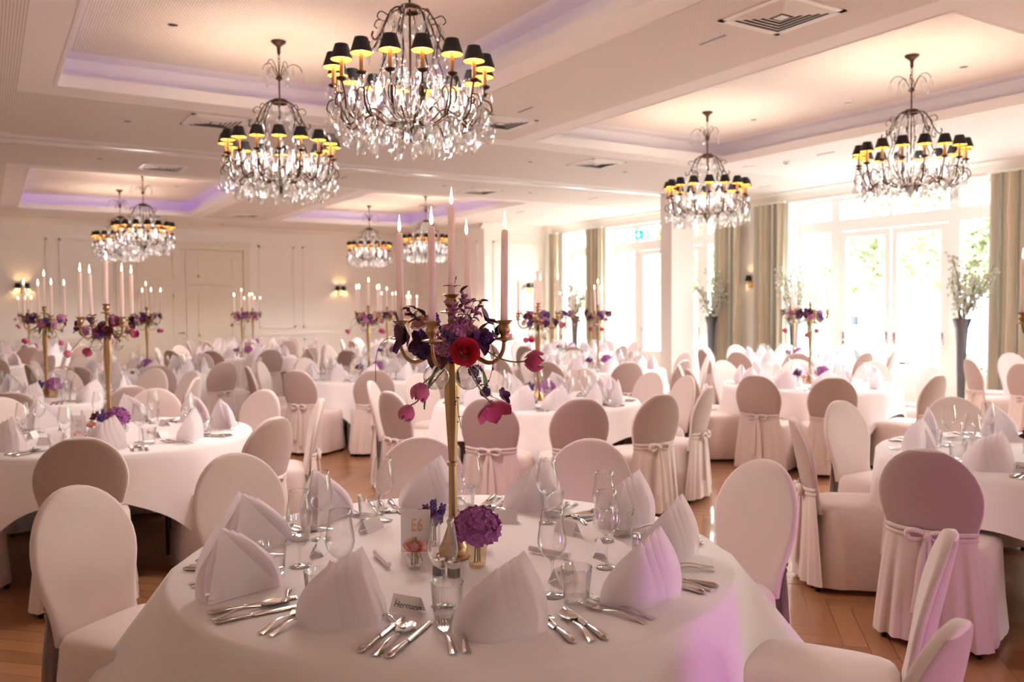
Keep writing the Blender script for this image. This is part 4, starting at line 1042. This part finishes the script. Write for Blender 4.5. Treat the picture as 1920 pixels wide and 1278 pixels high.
SALT = MB().lathe([(.001, 0), (.020, 0), (.020, .028)], 18).mesh('pot', 'steel_dark', True, 40); SALTC = MB().lathe([(.0198, .028), (.0198, .047), (.004, .048), (.004, .057), (.001, .058)], 18).mesh('cap', 'steel', True, 40)
def centre(key, first=False):
    tx, ty, a0, ca, where, lod = TABLES[key]; rn = random.Random(hash_(key)); ux, uy = Vector((math.cos(YAW), -math.sin(YAW), 0)), Vector((math.sin(YAW), math.cos(YAW), 0))
    if key != 'A':
        rr = rn.uniform(-.5, .5); ux.rotate(Matrix.Rotation(rr, 3, 'Z')); uy.rotate(Matrix.Rotation(rr, 3, 'Z'))
    def P(a, b_): return Vector((tx, ty, ZT)) + ux*a + uy*b_
    def vase(me, p, flower, cat_l, k, fz, s_, d=(.1, -.1, 1)):
        if not seen(p, .1, 60): return
        v = thing('flower_vase', cat_l[0] + where, 'vase', p, 0, cat_l[2]); link('vase', me, v); link('stems', STEMS, v)
        fo = thing('cut_flower', cat_l[1] + where, 'flower', p, 0, cat_l[3])
        for kk, dx, dy, dz, ss, dd in k: put(kk, fo, (dx, dy, dz), dd, ss)
    vase(RIBM, P(.0735, -.143) if key == 'A' else P(.09, -.09), None, ('ribbed amber glass vase on ', 'purple hydrangea head in ribbed vase on ', 'ribbed vases', 'hydrangeas'), [('hyd', 0, 0, .118, 1.2, (.05, -.1, 1))], 0, 1)
    vase(VASE2, P(-.09, .10), None, ('plain straight glass vase on ', 'violet spikes and dark carnation on ', 'straight vases', 'violet posies'),
         [('spike', -.012, 0, .085, 1.0, (-.3, 0, 1)), ('spike', .006, .008, .09, 1.05, (.05, .1, 1)), ('spike', .018, 0, .085, .95, (.45, 0, 1)), ('spike', .012, -.012, .08, .9, (.3, -.3, 1)), ('vio', .0, -.005, .09, 1.0, (0, 0, 1)), ('dark2', -.04, -.01, .105, .95, (-.7, -.3, .7)), ('leafp', -.02, 0, .08, .5, (-1, 0, .6))], 0, 1)
    vase(VASE3, P(.05, .12), None, ('small squat glass vase behind the stem on ', 'pink rose in the rear squat vase on ', 'rear squat vases', 'rear pink roses'), [('pink', 0, 0, .075, 1.2, (.2, -.2, 1)), ('leafp', .01, 0, .05, .5, (.8, 0, .7))], 0, 1)
    vase(VASE3, P(-.125, -.165) if key == 'A' else P(-.10, -.05), None, ('small squat glass vase in front on ', 'pale rose in the front squat vase on ', 'front squat vases', 'front pink roses'), [('pink', 0, 0, .058, 1.05, (-.1, -.4, 1))], 0, 1)
    if lod >= 1:
        for a, b_, w_ in ((.006, -.249, 'pepper'), (-.042, -.222, 'salt')):
            p = P(a, b_)
            if seen(p, .1, 60):
                s_ = thing('salt_pot' if w_ == 'salt' else 'pepper_pot', f'small round steel {w_} pot on ' + where, w_ + ' pot', p, 0, w_ + ' pots'); link('pot', SALT, s_); link('cap', SALTC, s_)
    txt = {'A': 'E6', 'B': '20'}.get(key)
    p = P(-.14, .01) if key == 'A' else P(-.14, -.14)
    if lod >= 2 and key in ('A', 'B', 'C'):
        c = thing('number_card', (f'upright white card with copper number {txt} on ' if txt else 'upright white card with printed roses on ') + where.replace(' with number card ' + (txt or '~'), ''), 'table number', p, -YAW + (.05 if key == 'A' else .1))
        link('card', MB().box(-.05, .05, -.001, .001, 0, .146).mesh('card', 'card', False), c)
        if txt: link('number', text_mesh(txt, .05, 'copper_print', .06), c, M=mv(0.003, -.0014, .092) @ rx(PI/2) @ sc(.82, 1.25, 1))
        b = MB()
        for i in range(9): b.lathe([(.0002, 0), (.010 if i < 3 else .0035, .0003)], 8, mv((-.03 + .012*i) if i > 2 else -.022 + .016*i, -.0016 - .0001*i, .022 + .018*abs(math.sin(i*1.9))) @ rx(PI/2), caps=False)
        link('printed_roses', b.mesh('print', 'pink_print', False), c)
        for k, (a, b_, an) in enumerate(((-.24, -.09, -1.15), (.31, -.03, -.62))):
            p = P(a, b_)
            s_ = thing('paper_scroll', 'rolled white paper lying on ' + where, 'scroll', (p.x, p.y, ZT + .011), an - YAW, 'paper rolls on ' + where)
            link('roll', MB().lathe([(.004, -.08), (.010, -.08), (.010, .08), (.004, .08)], 14, ry(PI/2)).mesh('roll', 'card', True, 40), s_)
def hash_(k): return ord(k)*31
for key, v in TABLES.items():
    if seen((v[0], v[1], .8), .3): centre(key)

# ------------------------------------------------------------------ chandeliers, sconces, ceiling fittings
first = make_chandelier('crystal chandelier in the near left coffer, cut by no edge of the far row', (2.26, 4.8, ZU), .1)
spots = [('first', 2.26, 4.8), ('x', 2.26, 7.5), ('x', 7.5, 7.55), ('x', 7.5, 4.88), ('x', 2.3, 18.2), ('x', 2.38, 15.9), ('x', 7.5, 18.2), ('x', 7.85, 16.0), ('x', 2.26, -3.1), ('x', 7.5, -3.1)]  # last two are extra, hung out of view to light the foreground
CL = ['large crystal chandelier with black shades, nearer one of the near left coffer', 'crystal chandelier with black shades, farther one of the near left coffer', 'crystal chandelier with black shades hanging before the white pillar', 'crystal chandelier with black shades hanging before the glass double doors',
      'far crystal chandelier over the white double door, farther of its pair', 'far crystal chandelier over the white double door, nearer of its pair', 'far crystal chandelier beside the panelled wall sconce, farther of its pair', 'far crystal chandelier next to the corner block, nearer of its pair', 'added unseen chandelier lighting the foreground, left coffer at the near end of the hall', 'added unseen chandelier lighting the foreground, right coffer at the near end of the hall']
for i, (_, x, y) in enumerate(spots):
    c = first if i == 0 else copy_tree(first)
    c.location = (x, y, ZU); c.rotation_euler = (0, 0, .1 + .37*i); c['label'] = CL[i]
sconce(mv(.73, YF, 2.05), 'double wall sconce with black shades left of the white double door'); sconce(mv(8.13, YF, 2.05), 'double wall sconce with black shades right of the white double door')
sconce(mv(11.66, YB, 2.05), 'double wall sconce with black shades on the corner block by the curtain'); sconce(mv(XR, 11.32, 2.02) @ rz(-PI/2), 'single-shade gilt wall sconce between two striped curtains', False)
sconce(mv(XR, 6.1, 2.0) @ rz(-PI/2), 'single-shade gilt wall sconce beside the curtain right of the zinc vase', False)
def vent(x, y, s_=.3, lab=''):
    if not seen((x, y, ZC), .4): return
    t = thing('ceiling_vent', 'square white swirl air diffuser ' + lab, 'air vent', (x, y, ZC), 0)
    b = MB(); k = .045
    for a in range(4): b.box(-s_, s_, s_-k, s_, -.012, .0, rz(a*PI/2))
    link('frame', b.mesh('frame', 'plastic_white', False), t); link('backing', MB().box(-s_+.01, s_-.01, -s_+.01, s_-.01, -.0065, -.005).mesh('backing', 'vent_dark', False), t)
    for i in range(5):
        q_ = s_ - .085 - i*.042; b = MB()
        for a in range(4): b.add([(-q_-.04, q_+.04, -.009), (q_+.04, q_+.04, -.009), (q_+.006, q_+.006, -.019), (-q_-.006, q_+.006, -.019)], [(0,1,2,3)], rz(a*PI/2))
        link('slat', b.mesh('slat', 'plastic_white', False), t)
    link('centre_plate', MB().box(-.04, .04, -.04, .04, -.022, -.018).mesh('centre_plate', 'plastic_white', False), t)
def zpt(px, py, z):
    d = CF + CR*((px-960)/FPX) - CU*((py-639)/FPX); t_ = (z-CAM_H)/d.z; return CPOS + d*t_
for (px, py, lb) in ((1465, 28, 'above the near tables beside the slot outlet'), (938, 229, 'beside the largest chandelier'), (1118, 306, 'beyond the coffer by the pillar'), (404, 228, 'behind the second left chandelier'), (306, 313, 'between the two left coffers'), (899, 358, 'above the candle flames of the E6 table'), (460, 403, 'at the far left coffer corner')):
    p = zpt(px, py, ZC); vent(p.x, p.y, .31, lb)
SPOT = MB().lathe([(.001, -.003), (.038, -.003), (.045, -.001), (.045, .001)], 16).mesh('recessed_spotlight', 'leg_black')
for i, (px, py, z) in enumerate(((324, 46, ZU), (239, 227, ZC), (187, 297, ZC), (1807, 125, ZU), (1413, 224, ZU), (994, 303, ZC), (994, 361, ZC), (1172, 322, ZC), (833, 348, ZC), (332, 349, ZU), (124, 350, ZU), (417, 420, ZC))):
    p = zpt(px, py, z); o = link('recessed_spotlight', SPOT, None, (p.x, p.y, z - .002)); tag(o, 'small black round recessed ceiling spotlight ' + ('in a coffer bed' if z == ZU else 'in the flat ceiling'), 'spotlight', 'coffer spotlights' if z == ZU else 'flat ceiling spotlights')
SLOT = MB().box(-.14, .14, -.013, .013, -.004, .0).mesh('slot_outlet', 'leg_black', False)
for px, py in ((1336, 74), (985, 205), (645, 332), (1112, 371), (975, 397), (1548, 287), (1435, 349)):
    p = zpt(px, py, ZC); o = link('slot_outlet', SLOT, None, (p.x, p.y, ZC-.002), (0, 0, PI/2)); tag(o, 'narrow dark slot outlet in the flat ceiling', 'air slot', 'ceiling slots')
for px, py, z, lb in ((1590, 188, ZU, 'white smoke detector in the coffer between two chandeliers'), (1476, 303, ZC, 'white smoke detector on the flat ceiling by the cornice'), (808, 30, ZU, 'white smoke detector beside the largest chandelier')):
    p = zpt(px, py, z); t = thing('smoke_detector', lb, 'smoke detector', (p.x, p.y, z), 0); link('housing', MB().lathe([(.001, -.045), (.03, -.045), (.034, -.03), (.055, -.026), (.06, -.004), (.06, 0)], 18).mesh('housing', 'plastic_white', True, 40), t)
    link('sensor_ring', MB().lathe([(.031, -.040), (.036, -.034), (.031, -.030)], 16, caps=False).mesh('sensor_ring', 'vent_dark'), t)
p = zpt(1408, 313, ZC); o = link('ceiling_speaker', MB().lathe([(.001, -.004), (.1, -.004), (.115, 0)], 24).mesh('ceiling_speaker', 'plastic_white'), None, (p.x, p.y, ZC)); tag(o, 'flat round white ceiling loudspeaker near the cornice', 'loudspeaker')

# ------------------------------------------------------------------ curtains
def curtain(y0, y1, lab, folds=5):
    def fn(u, v):
        a = u*2*PI*folds; return (XR - .20 + .05*math.sin(a)*(.75 + .25*v) + .012*math.sin(a*.37 + 2), y0 + (y1-y0)*u + .012*math.sin(a*2+1)*v, 3.455 - 3.44*v)
    b = MB().grid(fn, folds*10, 12); me = b.mesh('curtain', 'curtain'); uv = me.uv_layers.new(name='UVMap'); W_ = folds*10+1
    for pl in me.polygons:
        for li in pl.loop_indices: uv.data[li].uv = ((me.loops[li].vertex_index % W_)/(W_-1), 0)
    o = thing('curtain', lab, 'curtain', (0, 0, 0)); link('cloth', me, o)
    link('pelmet_track', MB().box(XR-.24, XR-.16, y0-.03, y1+.03, 3.45, 3.475).mesh('track', 'window_paint', False), o); return o
curtain(10.40, 11.10, 'beige and grey striped curtain left of the glass double doors'); curtain(5.95, 6.72, 'beige and grey striped curtain by the tall zinc vase, right of the doors', 6)
curtain(11.45, 12.10, 'beige and grey striped curtain next to the white pillar'); curtain(15.7, 16.28, 'beige and grey striped curtain on the pier left of the exit sign', 6); curtain(17.5, 17.8, 'narrow striped curtain in the window corner by the block', 4)
curtain(.7, 1.4, 'beige and grey striped curtain at the near end of the windows')

# ------------------------------------------------------------------ tall zinc vases with blossom branches
ZV = MB().lathe([(.001, 0), (.10, 0), (.105, .015), (.06, .05), (.045, .12), (.055, .5), (.07, 1.0), (.085, 1.25), (.125, 1.38), (.14, 1.40), (.134, 1.405), (.08, 1.25), (.06, 1.0)], 24, caps=False).mesh('zinc_vase', 'zinc', True, 50)
def blossom_vase(x, y, where, seed):
    rn = random.Random(seed); o = link('zinc_vase', ZV, None, (x, y, 0)); tag(o, 'tall trumpet-shaped zinc floor vase ' + where, 'vase')
    t = thing('blossom_branches', 'white blossom branches in the tall zinc vase ' + where, 'flowers', (x, y, 1.2), 0)
    for i in range(14):
        a = rn.uniform(0, 6.28); L = rn.uniform(.45, .9); sp_ = rn.uniform(.12, .42)
        P_ = spline([(0, 0, 0), (.05*math.cos(a), .05*math.sin(a), .25), (sp_*.6*math.cos(a+.3), sp_*.6*math.sin(a+.3), .25 + L*.5), (sp_*math.cos(a), sp_*math.sin(a), .2 + L)], 14)
        br = link('branch', MB().tube(P_, [.011 - .006*k/14 for k in range(15)], 5).mesh('branch', 'bark'), t)
        b = MB()
        for k in range(26):
            p = P_[rn.randrange(6, 15)] + Vector((rn.gauss(0, .04), rn.gauss(0, .04), rn.gauss(0, .04))); d = Vector((rn.gauss(0, 1), rn.gauss(0, 1), rn.gauss(0, 1))).normalized()
            for s2 in range(5): b.add([(0,0,0), (.020,.006,.020), (0,.016,.044), (-.020,.006,.020)], [(0,1,2,3)], mv(*p) @ d.to_track_quat('Z', 'Y').to_matrix().to_4x4() @ rz(s2*1.256) @ rx(R(55)))
        link('blossom', b.mesh('blossom', 'blossom_white', False), br)
blossom_vase(11.72, 6.82, 'beside the right curtain and doors', 1); blossom_vase(12.0, 11.97, 'between the pillar and a curtain', 2); blossom_vase(12.05, 10.02, 'left of the glass double doors', 3); blossom_vase(12.0, 16.45, 'by the far striped curtain', 4)

# ------------------------------------------------------------------ exit sign and sweets buffet
ex = thing('exit_sign', 'green emergency exit sign hanging from the ceiling before the window', 'exit sign', (11.0, 12.85, 3.02), -YAW - R(9))
link('housing', MB().box(-.14, .14, -.015, .015, -.085, .085).mesh('housing', 'exit_green', False), ex)
b = MB(); b.box(-.01, .015, -.0175, -.016, -.012, .055); b.add([(-.045, -.0175, -.005), (.05, -.0175, -.005), (.0025, -.0175, -.06)], [(0, 1, 2)])
link('arrow', b.mesh('arrow', 'exit_white', False), ex, (-.07, 0, 0)); link('door_symbol', MB().box(.03, .10, -.0175, -.016, -.06, .06).mesh('door_symbol', 'exit_white', False), ex)
for s_ in (-.1, .1): link('rod', MB().tube([(s_, 0, .085), (s_, 0, ZC-3.02)], .004, 6).mesh('rod', 'rail'), ex)
t = thing('buffet_table', 'narrow side table under a white cloth beside the pillar', 'table', (11.75, 12.55, 0), R(40))
b = MB(); b.box(-.5, .5, -.3, .3, .70, .74); link('tabletop', b.mesh('tabletop', 'leg_black', False), t)
for sx in (-.45, .45):
    for sy in (-.25, .25): link('leg', MB().lathe([(.015, 0), (.015, .7)], 8, mv(sx, sy, 0)).mesh('leg', 'leg_black'), t)
def bc(u, v):
    a = 2*PI*u; c, s_ = math.cos(a), math.sin(a); r_ = (abs(c)**6 + abs(s_)**6)**(-1/6)
    if v < .3: k = v/.3; return (.51*r_*c*k, .31*r_*s_*k, .745)
    k = (v-.3)/.7; w_ = 1 + .03*k*math.sin(14*a); return (.515*r_*c*w_, .315*r_*s_*w_, .745 - .70*k)
o = link('buffet_cloth', MB().grid(bc, 80, 10, closed=True).mesh('buffet_cloth', 'cloth'), None, (11.75, 12.55, 0), (0, 0, R(40))); tag(o, 'floor-length white cloth over the side table beside the pillar', 'tablecloth')
st = thing('tiered_stand', 'small glass tier stand on the white side table', 'stand', (11.7, 12.5, .747), R(40))
for z in (.0, .2): link('shelf', MB().box(-.3, .2, -.12, .12, z, z+.012).mesh('shelf', 'glass', False), st)
for sx in (-.28, .18):
    for sy in (-.1, .1): link('post', MB().lathe([(.006, 0), (.006, .2)], 6, mv(sx, sy, 0)).mesh('post', 'steel'), st)
JAR = MB().lathe([(.001, 0), (.045, 0), (.05, .01), (.05, .12), (.035, .14), (.035, .15), (.001, .152)], 16).mesh('jar', 'glass', True, 40); 
for i, (dx, dz, m_) in enumerate(((-.23, .215, 'sweet_yellow'), (-.08, .215, 'sweet_pink'), (.09, .215, 'sweet_brown'), (-.2, .015, 'sweet_blue'), (-.03, .015, 'sweet_brown'), (.13, .015, 'sweet_red'))):
    a = R(40); x, y = 11.7 + dx*math.cos(a), 12.5 + dx*math.sin(a)
    t = thing('sweet_jar', 'glass jar of ' + m_.split('_')[1] + (' sweets on the upper tier of the stand' if dz > .1 else ' sweets on the lower tier of the stand'), 'jar', (x, y, .747 + dz), 0, 'sweet jars')
    link('jar', JAR, t); link('sweets', MB().lathe([(.001, .004), (.043, .006), (.046, .02), (.046, .105), (.001, .112)], 14).mesh('sweets', m_, True, 50), t)
